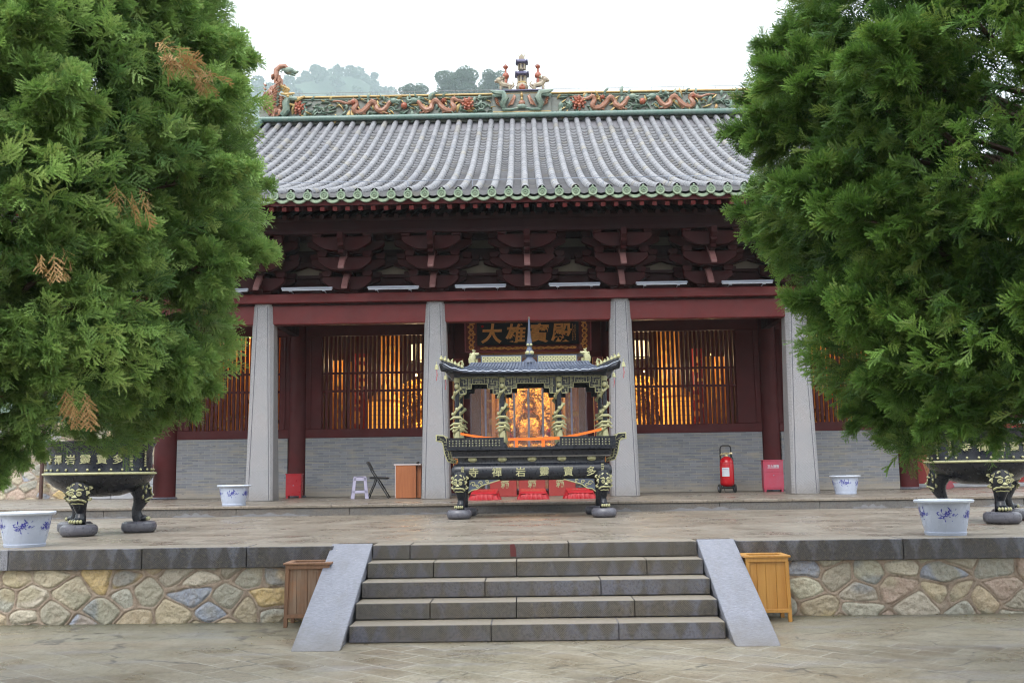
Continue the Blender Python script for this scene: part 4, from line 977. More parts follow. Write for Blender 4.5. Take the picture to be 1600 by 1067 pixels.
# --- inner wall line
WY = 13.4
ic = None
for x in (-8.64, -5.51, -1.953, 1.967, 5.72, 8.9):
    if ic is None:
        mb = MB(); mb.lathe([(.25, Z2), (.27, Z2+.03), (.27, Z2+.06)], 28); mb.v = []; mb.f = []; mb.c = []
        mb.lathe([(.225, Z2+.05), (.22, 2.0), (.205, 4.0), (.19, 6.9)], 28); ic = mb.build('red_column', 'red_wood', hall, smooth=True, loc=(x, WY-.02, 0))
        mb = MB(); mb.lathe([(.27, Z2), (.28, Z2+.02), (.26, Z2+.05)], 28); mb.build('column_base', 'round_stone', ic, smooth=True)
    else: dup(ic, hall, (x, WY-.02, 0))
for c in [o for o in COL.objects if o.name.startswith('red_column')]:
    if c.location.x < -8: c.scale = (1.28, 1.28, 1)
def brickwall(a, b):
    mb = MB(); mb.box(a, b, WY-.14, WY+.2, Z2, 2.32); mb.build('brick_wall', 'grey_brick', hall, bevel=.01)
bays = ((-8.36, -5.72), (-5.30, -2.17), (2.18, 5.50), (5.94, 8.66))
for i, (a, b) in enumerate(bays):
    brickwall(a, b)
    ws = MB(); ws.box(a-.02, b+.02, WY-.10, WY+.06, 2.322, 2.53); ws.box(a-.02, b+.02, WY-.10, WY+.06, 4.76, 5.10)
    xl, xr = ((-8.10, -5.93), (-4.935, -2.52), (2.53, 4.955), (6.12, 8.35))[i]
    for p, q in ((a-.02, xl), (xr, b+.02)):
        if q-p > .05:
            ws.box(p, q, WY-.085, WY+.05, 2.532, 4.758)
    for xx in (a+.10, b-.10): ws.box(xx-.018, xx+.018, WY-.112, WY-.086, 2.54, 4.75)
    wf = ws.build('window', 'red_wood', hall, bevel=.008)
    lt_ = MB(); n = int(round((xr-xl)/.105)); p = (xr-xl)/n
    for k in range(n+1): lt_.box(xl+k*p-.031, xl+k*p+.031, WY-.03, WY+.03, 2.53, 4.76)
    for z in (3.865, 3.437): lt_.box(xl, xr, WY-.036, WY+.036, z-.025, z+.025)
    lt_.build('lattice', 'red_wood', wf, bevel=.004)
# centre door frame, upper wall, porch ceiling
mb = MB(); mb.box(-1.75, 1.76, WY-.08, WY+.08, 4.30, 5.1)
for s in (-1, 1): mb.box(min(s*1.36, s*1.76), max(s*1.36, s*1.76), WY-.07, WY+.07, Z2, 4.30)
mb.box(-1.36, 1.36, WY-.07, WY+.09, Z2, Z2+.13)
mb.build('door_frame', 'red_wood', hall, bevel=.008)
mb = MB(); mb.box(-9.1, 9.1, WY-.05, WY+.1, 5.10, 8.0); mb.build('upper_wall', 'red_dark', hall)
for x in (-5.56, -1.95, 1.97, 5.67): mb = MB(); mb.box(x-.09, x+.09, 10.8, WY-.1, 4.75, 5.05); mb.build('porch_beam', 'red_dark', hall, bevel=.01)
# side and back walls of the hall, ceiling and floor
mb = MB(); mb.box(-8.9, -8.68, WY+.15, 2*YR-WY, Z2, 7.6); mb.box(8.72, 8.95, WY+.15, 2*YR-WY, Z2, 7.6); mb.box(-8.68, 8.72, 2*YR-WY-.2, 2*YR-WY, Z2, 7.6)
mb.build('outer_wall', 'grey_brick', hall)
mb = MB(); mb.box(-8.66, 8.70, 18.8, 18.9, Z2, 6.5); mb.build('partition', 'interior', hall)
mb = MB(); mb.box(-8.66, 8.70, WY+.12, 18.9, 6.5, 6.6); mb.build('ceiling', 'interior', hall)
mb = MB(); mb.box(-8.66, 8.70, WY+.1, 18.8, Z2, Z2+.02); mb.build('hall_floor', 'interior', hall)

# ================================================================== INSIDE THE HALL
def warm(x, y, z, W, r=.25, c=(1, .73, .40)):
    l = bpy.data.lights.new('warm_lamp', 'POINT'); l.energy = W; l.color = c; l.shadow_soft_size = r
    o = bpy.data.objects.new('warm_lamp', l); COL.objects.link(o); o.location = (x, y, z); return o
def buddha(x, y, label, s=1.0):
    t = thing('buddha_statue', label, 'statue', (x, y, Z2+.02)); zb_ = 1.05
    B = MB()
    B.tube([(0, 0, zb_+.1), (0, 0, zb_+.45), (0, -.02, zb_+.8), (0, 0, zb_+1.0), (0, 0, zb_+1.1)], [.36, .30, .36, .24, .12], 14, flat=.72)
    for q in (-1, 1):
        B.tube([(q*.2, 0, zb_+.12), (q*.52, -.12, zb_+.14), (q*.62, -.22, zb_+.12), (q*.3, -.42, zb_+.12), (-q*.1, -.40, zb_+.13)], [.2, .2, .17, .13, .08], 10)
        B.tube([(q*.34, 0, zb_+.88), (q*.47, -.05, zb_+.62), (q*.42, -.2, zb_+.38), (q*.14, -.36, zb_+.32)], [.13, .12, .10, .06], 9)
        B.ball((q*.165, -.02, zb_+1.27), (.03, .04, .10), 6)
    B.ball((0, -.02, zb_+1.26), (.165, .175, .21), 12); B.ball((0, -.19, zb_+1.25), (.025, .03, .04), 5); B.ball((0, 0, zb_+1.45), (.085, .085, .09), 8)
    for k in range(34):
        a = k*2.4; zz = zb_+1.34+.10*(k/34); rr = .155*math.sqrt(max(0, 1-((zz-zb_-1.28)/.22)**2)); B.ball((rr*math.cos(a), rr*math.sin(a)+.01, zz), .028, 4)
    for k in range(7): B.tube([(-.34+.02*k, -.22-.01*k, zb_+.85-.07*k), (-.1, -.36, zb_+.62-.07*k), (.26, -.26, zb_+.5-.05*k)], .014, 5)
    B.build('body', 'gold_leaf', t, smooth=True).scale = (s, s, 1)
    H = MB()
    for q in range(3):
        R = (.95, .78, .55)[q]; n = 36
        o1 = [(R*math.sin(2*PI*k/n)*(1-.12*math.cos(2*PI*k/n)), zb_+.95-1.22*R*math.cos(2*PI*k/n)) for k in range(n)]
        H.prism(o1, .34-.03*q, .42)
    rr = random.Random(4)
    for k in range(60):
        a = rr.uniform(0, 2*PI); R = rr.uniform(.45, .95); H.ball((R*math.sin(a), .28, zb_+.95-1.2*R*math.cos(a)), (.06, .04, .08), 5)
    H.build('mandorla', 'gold_leaf', t, smooth=True).scale = (s, 1, 1)
    L = MB()
    for row in range(3):
        for k in range(18):
            a = 2*PI*k/18+row*.17; L.ball((math.cos(a)*(.80-.04*row), math.sin(a)*(.55-.03*row), .80-.15*row+.05), (.14, .12, .10), 5)
    L.lathe([(.5, .0), (.7, .06), (.75, .14), (.5, .25), (.45, .42), (.7, .5), (.78, .62), (.75, .95), (.6, 1.0)], 20)
    L.build('lotus_throne', 'gold_leaf', t, smooth=True)
    return t
buddha(.03, 17.2, 'large gold seated figure seen through the middle doorway', 1.05)
buddha(-3.05, 17.4, 'gold seated figure behind the left lattice window beside the door')
buddha(3.2, 17.4, 'gold seated figure behind the right lattice window beside the door')
def lantern(x, y, z, label, h=.42, R=.38):
    t = thing('palace_lantern', label, 'lantern', (x, y, z), 0, 'lit palace lanterns hanging in the hall')
    b = MB(); b.lathe([(R*.92, 0), (R, .02), (R, h-.02), (R*.92, h)], 6, a0=.26); b.build('shade', 'glow_cream', t)
    f = MB()
    for k in range(6):
        a = .26+PI*k/3; p0 = Vector((math.cos(a)*R*1.02, math.sin(a)*R*1.02, -.03)); f.bar(p0, p0+Vector((0, 0, h+.06)), .03, .03)
        a2 = a+PI/3; p1 = Vector((math.cos(a2)*R*1.02, math.sin(a2)*R*1.02, -.03)); f.bar(p0, p1, .03, .03); f.bar(p0+Vector((0, 0, h+.04)), p1+Vector((0, 0, h+.04)), .03, .03)
        f.tube([p0+Vector((0, 0, -.01)), p0+Vector((math.cos(a)*.06, math.sin(a)*.06, -.22))], [.012, .03], 5)
    f.tube([(0, 0, h), (0, 0, 6.45-z)], .012, 5); f.build('frame', 'black_metal', t); return t
lantern(-2.78, 15.9, 4.42, 'lit cream lantern behind the left lattice window'); lantern(2.90, 15.9, 4.42, 'lit cream lantern behind the right lattice window')
def light_tower(x, y, label):
    t = thing('offering_light_tower', label, 'light tower', (x, y, Z2+.02), 0, 'glowing offering light towers')
    b = MB(); b.lathe([(.45, .0), (.5, .05), (.5, .5), (.42, .55)], 20); b.build('base', 'gold_leaf', t, smooth=True)
    b = MB(); b.lathe([(.40, .56), (.42, .6), (.42, 2.32), (.36, 2.45), (.2, 2.55)], 24); b.build('lamp_drum', 'glow_gold', t, smooth=True)
    f = MB()
    for k in range(14): f.lathe([(.423, .68+k*.12), (.432, .685+k*.12), (.423, .70+k*.12)], 24)
    f.lathe([(.46, 2.36), (.48, 2.40), (.2, 2.62), (.05, 2.85), (.01, 2.95)], 12); f.build('rim', 'orange_gilt', t, smooth=True); return t
light_tower(-3.78, 15.7, 'glowing yellow drum-shaped light tower behind the left lattice window'); light_tower(3.9, 15.7, 'glowing yellow drum-shaped light tower behind the right lattice window')
def banner(x, y, w_, z0, z1, mat, label, seed=0):
    t = thing('hanging_banner', label, 'banner', (x, y, 0)); b = MB(); n = 10; rr = random.Random(seed)
    for k in range(1):
        pts = [(-w_/2+w_*i/n, .035*math.sin(i*1.7+seed)) for i in range(n+1)]
        vs = [(a, b_, z) for z in (z0, z1) for a, b_ in pts]+[(a, b_+.012, z) for z in (z0, z1) for a, b_ in pts]; m_ = n+1
        fs = [(i, i+1, m_+i+1, m_+i) for i in range(n)]+[(2*m_+i+1, 2*m_+i, 3*m_+i, 3*m_+i+1) for i in range(n)]; b.add(vs, fs)
    b.build('cloth', mat, t, smooth=True)
    g = MB(); z = z0+.1
    while z < z1-.15:
        g.ball((rr.uniform(-.2, .2)*w_, -.045, z), (w_*rr.uniform(.15, .32), .012, rr.uniform(.04, .10)), 6); z += rr.uniform(.16, .34)
    for k in range(6): g.tube([(-w_/2+w_*(k+.5)/6, -.01, z0), (-w_/2+w_*(k+.5)/6, -.01, z0-.16)], [.012, .018], 5)
    g.build('embroidery', 'orange_gilt' if mat != 'cloth_orange' else 'cloth_yellow', t, smooth=True); return t
bl = [(-4.82, 14.9, .34, 2.15, 4.35, 'cloth_orange', 'narrow orange silk banner at the far left of the left window bay'), (-4.40, 15.6, .42, 1.7, 4.6, 'cloth_red', 'dark red banner between two orange banners in the left window bay'),
      (-4.62, 16.6, .5, 2.0, 4.5, 'cloth_orange', 'orange banner deep behind the left window bay'), (-3.72, 16.4, .60, 2.9, 5.2, 'cloth_orange', 'broad orange banner above the glowing tower on the left'),
      (-2.35, 15.1, .30, 2.1, 5.1, 'cloth_yellow', 'yellow banner beside the doorway at left'),
      (4.86, 14.9, .34, 2.15, 4.3, 'cloth_orange', 'narrow orange silk banner at the far right of the right window bay'), (4.42, 15.6, .36, 1.7, 4.6, 'cloth_red', 'dark red banner between two orange banners in the right window bay'),
      (4.72, 16.6, .5, 2.0, 4.5, 'cloth_yellow', 'yellow banner deep behind the right window bay'), (3.82, 16.4, .60, 2.9, 5.2, 'cloth_orange', 'broad orange banner above the glowing tower on the right'),
      (2.38, 15.1, .30, 2.1, 5.1, 'cloth_orange', 'orange banner beside the doorway at right'),
      (-1.02, 14.7, .34, 1.9, 4.25, 'cloth_orange', 'gilt orange banner hanging inside the doorway at left'), (1.10, 14.7, .34, 1.9, 4.25, 'cloth_orange', 'gilt orange banner hanging inside the doorway at right'),
      (-.70, 15.6, .42, 2.2, 3.8, 'cloth_yellow', 'amber banner just left of the gold figure in the doorway'), (.78, 15.6, .42, 2.2, 3.8, 'cloth_yellow', 'amber banner just right of the gold figure in the doorway')]
for i, a in enumerate(bl): banner(*a, seed=i)
# yellow curtains that fill the end bays
for sx, lab in ((-1, 'pleated orange curtain behind the far left lattice window'), (1, 'pleated orange curtain behind the far right lattice window')):
    t = thing('curtain', lab, 'curtain', (sx*7.0, 14.5, 0)); b = MB(); n = 130
    pts = [(-1.55+3.1*i/n, .05*math.sin(i*.72)+.02*math.sin(i*1.9)) for i in range(n+1)]; m_ = n+1
    b.add([(a, c_, z) for z in (1.3, 5.2) for a, c_ in pts]+[(a, c_+.01, z) for z in (1.3, 5.2) for a, c_ in pts], [(i, i+1, m_+i+1, m_+i) for i in range(n)]+[(2*m_+i+1, 2*m_+i, 3*m_+i, 3*m_+i+1) for i in range(n)])
    b.build('cloth', 'cloth_orange', t, smooth=True)
    g = MB(); rr = random.Random(sx+5)
    for k in range(26): g.ball((rr.uniform(-1.4, 1.4), -.08, rr.choice((2.65, 2.78, 2.9, 3.3))+rr.uniform(-.05, .05)), (.05, .03, .06), 5)
    g.build('tassels', 'gold_leaf', t, smooth=True)
# altar table with cloth, candles and flowers
t = thing('altar_table', 'low altar table with red cloth and candles in front of the middle gold figure', 'altar', (.03, 15.9, Z2+.02))
b = MB(); b.box(-.95, .95, -.3, .3, 1.02, 1.09); b.build('top', 'carved_red', t, bevel=.01)
b = MB(); n = 40; pts = [(-.93+1.86*i/n, -.31-.018*math.sin(i*1.3)) for i in range(n+1)]; m_ = n+1
b.add([(a, c_, z) for z in (.02, 1.03) for a, c_ in pts]+[(a, c_+.02, z) for z in (.02, 1.03) for a, c_ in pts], [(i, i+1, m_+i+1, m_+i) for i in range(n)]+[(2*m_+i+1, 2*m_+i, 3*m_+i, 3*m_+i+1) for i in range(n)]); b.build('cloth', 'cloth_orange', t, smooth=True)
g = MB()
for k in range(9): g.tube([(-.8+.2*k, -.335, .95), (-.7+.2*k, -.335, .5), (-.6+.2*k, -.335, .95)], .02, 5)
g.build('fringe', 'gold_leaf', t, smooth=True)
for sx in (-.62, .62):
    v = thing('flower_vase', 'red flowers in a vase on the %s end of the altar' % ('left' if sx < 0 else 'right'), 'vase', (.03+sx, 15.85, Z2+1.11))
    b = MB(); b.lathe([(.06, 0), (.10, .08), (.05, .2), (.07, .24)], 12); b.build('vase', 'gold_leaf', v, smooth=True)
    b = MB(); rr = random.Random(int(sx*10))
    for k in range(16): b.ball((rr.uniform(-.14, .14), rr.uniform(-.08, .08), .30+rr.uniform(0, .22)), rr.uniform(.04, .06), 5)
    b.build('blossom', 'cushion', v, smooth=True)
for x, y, z, W in ((0, 14.9, 4.4, 130), (-.9, 15.9, 3.6, 50), (.9, 15.9, 3.6, 50), (-2.9, 15.4, 4.0, 130), (3.0, 15.4, 4.0, 130), (-4.6, 14.4, 4.3, 34), (4.6, 14.4, 4.3, 34), (-6.9, 13.95, 4.7, 42), (7.1, 13.95, 4.7, 42), (-6.9, 13.9, 2.0, 12), (7.1, 13.9, 2.0, 12), (-2.6, 14.6, 2.3, 22), (2.8, 14.6, 2.3, 22)):  # unseen bulbs added to light the hall's interior
    bt = thing('bulb', 'small bare warm bulb lit inside the hall', 'bulb', (x, y, z), 0, 'bare warm bulbs inside the hall')
    b = MB(); b.ball((0, 0, 0), .035, 8); b.build('glass', 'glow_bulb', bt, smooth=True)
    b = MB(); b.tube([(0, 0, .04), (0, 0, .09), (0, 0, 6.5-z)], [.02, .018, .004], 6); b.build('flex', 'black_metal', bt)
    warm(x, y-.05, z-.08, W*.30, .12)

# plastic strip curtain in the doorway
t = thing('strip_curtain', 'clear plastic strip curtain hanging in the middle doorway', 'curtain', (0, WY-.14, 0))
b = MB(); b.box(-1.36, 1.36, -.02, .02, 4.16, 4.24); b.build('rail', 'lamp_metal', t)
n = 8
for i in range(n):
    x = -1.19+i*.34; b = MB(); k = 8; pts = [(-.2+.4*j/k, .018*math.sin(j*1.1+i*2)+.012*(i % 2)) for j in range(k+1)]
    rows = 14; vs = []
    for q in range(rows+1):
        z = 1.02+3.14*q/rows; vs += [(a+.006*math.sin(q*1.3+i), c_+.012*math.sin(q*.9+i*1.7+a*9), z) for a, c_ in pts]
    b.add(vs, [(q*(k+1)+j, q*(k+1)+j+1, (q+1)*(k+1)+j+1, (q+1)*(k+1)+j) for q in range(rows) for j in range(k)])
    so_ = b.build('strip', 'pvc_strip', t, smooth=True, loc=(x, 0, 0))
    if i < n-1:
        b = MB(); b.box(.147, .193, -.004, .004, 1.0, 4.16); b.build('overlap', 'pvc_seam', so_)

# name board over the door
t = thing('name_board', 'black name board with four gold characters and a carved red and gilt frame', 'name board', (.012, 12.92, 4.655), 0)
M = Matrix.Rotation(rad(-9), 4, 'X')
t.rotation_euler = (rad(9), 0, 0)
b = MB(); b.box(-1.30, 1.30, 0, .05, -.22, .34); b.build('board', 'board_black', t)
b = MB()
b.box(-1.47, -1.20, -.03, .06, -.37, .42); b.box(1.20, 1.47, -.03, .06, -.37, .42); b.box(-1.2, 1.2, -.03, .06, -.37, -.235); b.box(-1.2, 1.2, -.03, .06, .32, .42)
fr = b.build('frame', 'carved_red', t, bevel=.01)
b = MB(); 
for s in (-1, 1): b.box(s*1.482-.014, s*1.482+.014, -.04, .07, -.38, .43)
b.box(-1.47, 1.47, -.04, .07, -.39, -.372); b.build('edge', 'plank_pink', fr)
b = MB(); rr = random.Random(9)
for s in (-1, 1):
    for st_ in (0, 1):
        b.tube([(s*(1.335+.055*math.sin(k*.85+st_*PI)), -.045-.012*math.cos(k*.85+st_*PI), -.33+.72*k/22) for k in range(23)], .018, 6)
    for k in range(9): b.ball((s*(1.335+rr.uniform(-.07, .07)), -.04, -.3+.68*k/8), (.04, .02, .03), 5)
for st_ in (0, 1): b.tube([(-1.12+2.24*k/60, -.045, -.30+.022*math.sin(k*.62+st_*PI)) for k in range(61)], .013, 6)
for k in range(22): b.ball((-1.1+2.2*k/21, -.042, -.30+rr.uniform(-.03, .03)), (.045, .015, .02), 5)
b.build('carving', 'orange_gilt', fr, smooth=True)
for i, (ch, x, sz) in enumerate((('大', -.86, .52), ('雄', -.29, .50), ('寶', .255, .50), ('殿', .79, .50))):
    glyph('character', ch, sz*.92, 'orange_gilt', t, (x, -.012, .05), .014, .013, 90, 0, 1.02, .10)
b = MB(); b.ball((-1.07, -.004, .22), (.035, .006, .03), 8); b.build('seal', 'ext_red', t)
b = MB(); scribble(b, 1.06, .06, .04, .40, -.001, 9, 3, .005); scribble(b, 1.115, .06, .03, .38, -.001, 9, 5, .005); b.build('inscription', 'orange_gilt', t)
# couplets on the inner columns
for s, x in ((-1, -1.66), (1, 1.66)):
    t = thing('couplet_board', 'tall red couplet board with gold writing on the %s door column' % ('left' if s < 0 else 'right'), 'couplet board', (x, 13.12, 2.95))
    b = MB(); b.box(-.13, .13, 0, .05, -1.35, 1.2); b.build('board', 'carved_red', t, bevel=.01)
    b = MB()
    for k in range(8): scribble(b, 0, .98-.31*k, .17, .21, -.001, 2, 20+k*3+s, .016)
    for q in (-1, 1): b.box(q*.118-.006, q*.118+.006, -.006, .001, -1.33, 1.18)
    b.build('characters', 'orange_gilt', t)

# tube lamps on the plate beam
tl = None
xs = (-8.15, -6.36, -4.595, -2.79, -.968, .99, 2.80, 4.575, 6.45)
for i, x in enumerate(xs):
    lab = ['far left end behind the juniper', 'left end behind the juniper tip', 'left-hand bay, outer one', 'left-hand bay, next to the second granite column', 'middle bay, left of the burner spire', 'middle bay, right of the burner spire', 'right-hand bay, next to the third granite column', 'right-hand bay, outer one', 'right end behind the juniper'][i]
    lab = 'unlit pale tube lamp on the beam: '+lab
    if tl is None:
        tl = thing('tube_lamp', lab, 'lamp', (x, 10.06, 5.31), 0, 'tube lamps lying along the plate beam')
        b = MB(); b.prismx([(-.03, .035), (-.045, -.01), (.045, -.01), (.03, .035)], -.535, .535); b.build('housing', 'lamp_metal', tl, bevel=.004)
        b = MB(); b.tube([(-.52, -.012, -.022), (.52, -.012, -.022)], .016, 10); b.build('tube', 'plastic_rim', tl, smooth=True)
        b = MB()
        for q in (-.35, .35): b.box(q-.03, q+.03, -.02, .02, -.055, -.01); b.bar((q, 0, -.03), (q, .27, -.045), .02, .012)
        b.build('bracket', 'lamp_metal', tl)
    else: dup(tl, None, (x, 10.06, 5.31+rng.uniform(-.006, .006)), rng.uniform(-.004, .004), lab)

# ================================================================== THE BIG BURNER
BY = 5.93
for lab, x, y in (('front left', -1.13, 5.40), ('front right', 1.13, 5.40), ('back left', -1.09, 6.46), ('back right', 1.09, 6.46)):
    b = MB(); b.lathe([(.12, 0), (.165, .004), (.19, .03), (.198, .07), (.19, .11), (.165, .138), (.10, .142)], 28)
    o = b.build('stone_pad', 'round_stone', None, smooth=True, loc=(x, y, Z1+.002)); tag(o, 'round grey drum stone under the %s foot of the big rectangular burner' % lab, 'stone pad', 'drum stones under the burner feet')
bn = thing('incense_burner', 'large rectangular black iron incense burner with gold trim and a tiled pavilion roof', 'incense burner', (0.01, BY, Z1))
z = lambda v: v-Z1
b = MB(); b.rrect([(1.10, .42, z(1.335)), (1.20, .47, z(1.345)), (1.25, .52, z(1.38)), (1.268, .54, z(1.45)), (1.262, .535, z(1.53)), (1.225, .50, z(1.585)), (1.17, .45, z(1.605)), (1.16, .44, z(1.64)), (1.19, .47, z(1.76)), (1.215, .49, z(1.785)), (1.29, .56, z(1.80)), (1.33, .60, z(1.815)), (1.33, .60, z(1.85)), (1.28, .55, z(1.85)), (1.26, .53, z(1.72))], .07, 5)
b.build('basin', 'black_iron', bn, smooth=True)
b = MB(); b.box(-1.24, 1.24, -.51, .51, z(1.70), z(1.79)); b.build('ash_bed', 'ash', bn)
def leg(mb, gd):
    """lion-mask cabriole leg, local frame: foot towards -y; mb iron, gd gold"""
    mb.tube([(0, .02, .62), (0, -.02, .52), (0, -.055, .40), (0, -.01, .28), (0, .03, .18), (0, .02, .09), (0, -.02, .02)], [.17, .165, .15, .10, .075, .085, .10], 12)
    mb.ball((0, -.07, .05), (.105, .11, .05), 8)
    for k in range(-2, 3): gd.ball((k*.042, -.16+.01*abs(k), .045), (.022, .035, .032), 6)
    for s in (-1, 1):
        c_ = Vector((s*.062, -.172, .475)); gd.tube([c_+Vector((math.cos(a*PI/5)*.034, -.014, math.sin(a*PI/5)*.028)) for a in range(11)], .011, 5); gd.ball(c_+Vector((0, -.012, 0)), .013, 5)   # eye ring
        for (x_, y_, z_, R_, tn) in ((.140, -.095, .475, .040, 1.3), (.10, -.105, .575, .044, -1.2), (.155, -.04, .55, .044, 1.2), (.155, -.05, .41, .040, -1.1), (.035, -.135, .590, .036, 1.2)):
            gd.tube([Vector((s*(x_+R_*(1-k/12)*math.cos(tn*k*.62)), y_-.004*k/4, z_+R_*(1-k/12)*math.sin(tn*k*.62))) for k in range(11)], [.020-.0010*k for k in range(11)], 5)
        gd.tube([(s*.012, -.185, .515), (s*.055, -.18, .54), (s*.11, -.14, .53)], [.012, .022, .010], 5)      # brow
    gd.tube([(0, -.20, .455), (0, -.215, .435), (0, -.215, .418)], [.014, .034, .046], 6, flat=.6)
    gd.tube([(-.13, -.09, .345), (-.10, -.145, .375), (-.05, -.19, .385), (0, -.205, .38), (.05, -.19, .385), (.10, -.145, .375), (.13, -.09, .345)], .017, 6)
    gd.tube([(-.10, -.10, .315), (-.05, -.15, .325), (0, -.165, .32), (.05, -.15, .325), (.10, -.10, .315)], .010, 5)
def add_leg(parent, x, y, rz, zoff=0.0, s=1.0, w=1.0):
    a, g_ = MB(), MB(); leg(a, g_); lg = a.build('leg', 'black_iron', parent, smooth=True, loc=(x, y, zoff)); lg.rotation_euler = (0, 0, rz); lg.scale = (s*w, s*w, s)
    g_.build('lion_mask', 'gold_paint', lg, smooth=True); return lg
for sx, sy in ((-1, -1), (1, -1), (-1, 1), (1, 1)):
    add_leg(bn, sx*1.12, sy*.50, {(-1, -1): -.25, (1, -1): .25, (-1, 1): PI+.25, (1, 1): PI-.25}[(sx, sy)], .145, .86, .80)
# aprons between legs and basin
for sy in (-1, 1):
    for s in (-1, 1):
        b = MB(); b.prism([(s*.98, .60), (s*.50, .60), (s*.62, .565), (s*.78, .52), (s*.86, .46), (s*.94, .45), (s*1.0, .40)], sy*.47-.02, sy*.47+.02); ap = b.build('apron', 'iron_roof', bn)
        g_ = MB(); yy = sy*.47-.024*(1 if sy < 0 else -1)
        g_.tube([(s*.50, yy, .595), (s*.62, yy, .56), (s*.78, yy, .515), (s*.86, yy, .455), (s*.94, yy, .445), (s*1.0, yy, .40)], .010, 5)
        for cx, cz, R in ((.70, .57, .03), (.80, .55, .035), (.92, .53, .045), (.86, .50, .03)):
            g_.tube([(s*(cx+R*(1-k/14)*math.cos(k*.6)), yy, cz+R*(1-k/14)*math.sin(k*.6)) for k in range(13)], .008, 5)
        g_.build('scroll', 'gold_paint', ap, smooth=True)
for x in (-.93, -.46, .01, .48, .95):
    b = MB()
    b.lathe([(.001, .026), (.05, .024), (.070, .014), (.074, 0)], 18, M=Matrix.Translation((x, -.452, z(1.668))) @ Matrix.Rotation(rad(90+14), 4, 'X') @ Matrix.Diagonal((1, .62, 1, 1)))
    for k in range(5): b.ball((x-.04+.02*k, -.478, z(1.663)+.012*math.sin(k*PI/4)), (.012, .01, .028), 5)
    b.build('medallion', 'gold_paint', bn, smooth=True)
for ch, x in zip('寺禪岩靈寶多', (-.91, -.545, -.175, .20, .575, .935)):
    glyph('character', ch, .155, 'gold_paint', bn, (x, -.541, z(1.468)), .006, .0012, 90, 0, 1.05)
b = MB(); scribble(b, -1.085, z(1.475), .055, .17, -.540, 6, 4, .007); scribble(b, 1.115, z(1.485), .055, .20, -.540, 7, 8, .007); b.build('inscription', 'gold_paint', bn)
# pierced railings round the tray
def rail(x0, x1, y, name='railing'):
    b = MB(); b.box(x0, x1, y-.012, y+.012, z(1.85), z(1.995)); r_o = b.build(name, 'black_iron', bn, bevel=.003)
    q = MB(); n = int((x1-x0-.06)/.052)
    for i in range(n):
        for k in range(3):
            cx, cz = x0+.045+(i+.5*(k % 2)*0)*.052, z(1.885)+k*.038; q.box(cx-.0075, cx+.0075, y-.0145, y+.0145, cz-.0075, cz+.0075)
    q.build('stud', 'gold_paint', r_o)
    q = MB(); q.box(x0-.004, x1+.004, y-.018, y+.018, z(1.992), z(2.008)); q.build('top_rail', 'black_iron', r_o)
rail(-1.325, -.43, -.585); rail(.45, 1.325, -.585); rail(-1.325, -.43, .585); rail(.45, 1.325, .585)
b = MB()
for s in (-1, 1): b.box(s*1.315-.012, s*1.315+.012, -.57, .57, z(1.85), z(2.0))
b.build('side_railing', 'black_iron', bn)
# dragon posts
post = None
for x in (-1.165, -.445, .455, 1.175):
    for y in (-.50, .50):
        if post is None:
            b = MB(); b.tube([(0, 0, z(1.85)), (0, 0, z(3.0))], .036, 10); b.lathe([(.06, z(1.85)), (.065, z(1.88)), (.045, z(1.92))], 10); post = b.build('post', 'black_iron', bn, smooth=True, loc=(x, y, 0))
            q = MB(); n = 44; pts = [(math.cos(k*.48)*.047, math.sin(k*.48)*.047, z(1.93)+.98*k/n) for k in range(n)]
            q.tube(pts, [.008+.013*min(1, k/9)*min(1, (n-k)/5) for k in range(n)], 7)
            for k in range(2, n-2, 3): p_ = Vector(pts[k]); q.ball(p_*1.0+Vector((p_.x*.5, p_.y*.5, .01)), (.022, .022, .03), 4)
            q.ball((0, -.06, z(2.82)), (.04, .05, .045), 6); q.ball((.0, -.055, z(2.46)), (.03, .03, .03), 6)
            for zz in (2.20, 2.30, 2.14):
                q.tube([(-.11, -.03, z(zz)), (-.05, -.055, z(zz)+.03), (.05, -.055, z(zz)+.03), (.11, -.03, z(zz)-.01)], [.008, .022, .022, .008], 5)
            q.lathe([(.05, z(1.93)), (.055, z(2.0)), (.04, z(2.12))], 8); q.lathe([(.042, z(2.88)), (.055, z(2.93)), (.045, z(2.96))], 8)
            q.build('coiled_dragon', 'gold_paint', post, smooth=True)
        else: dup(post, bn, (x, y, 0))
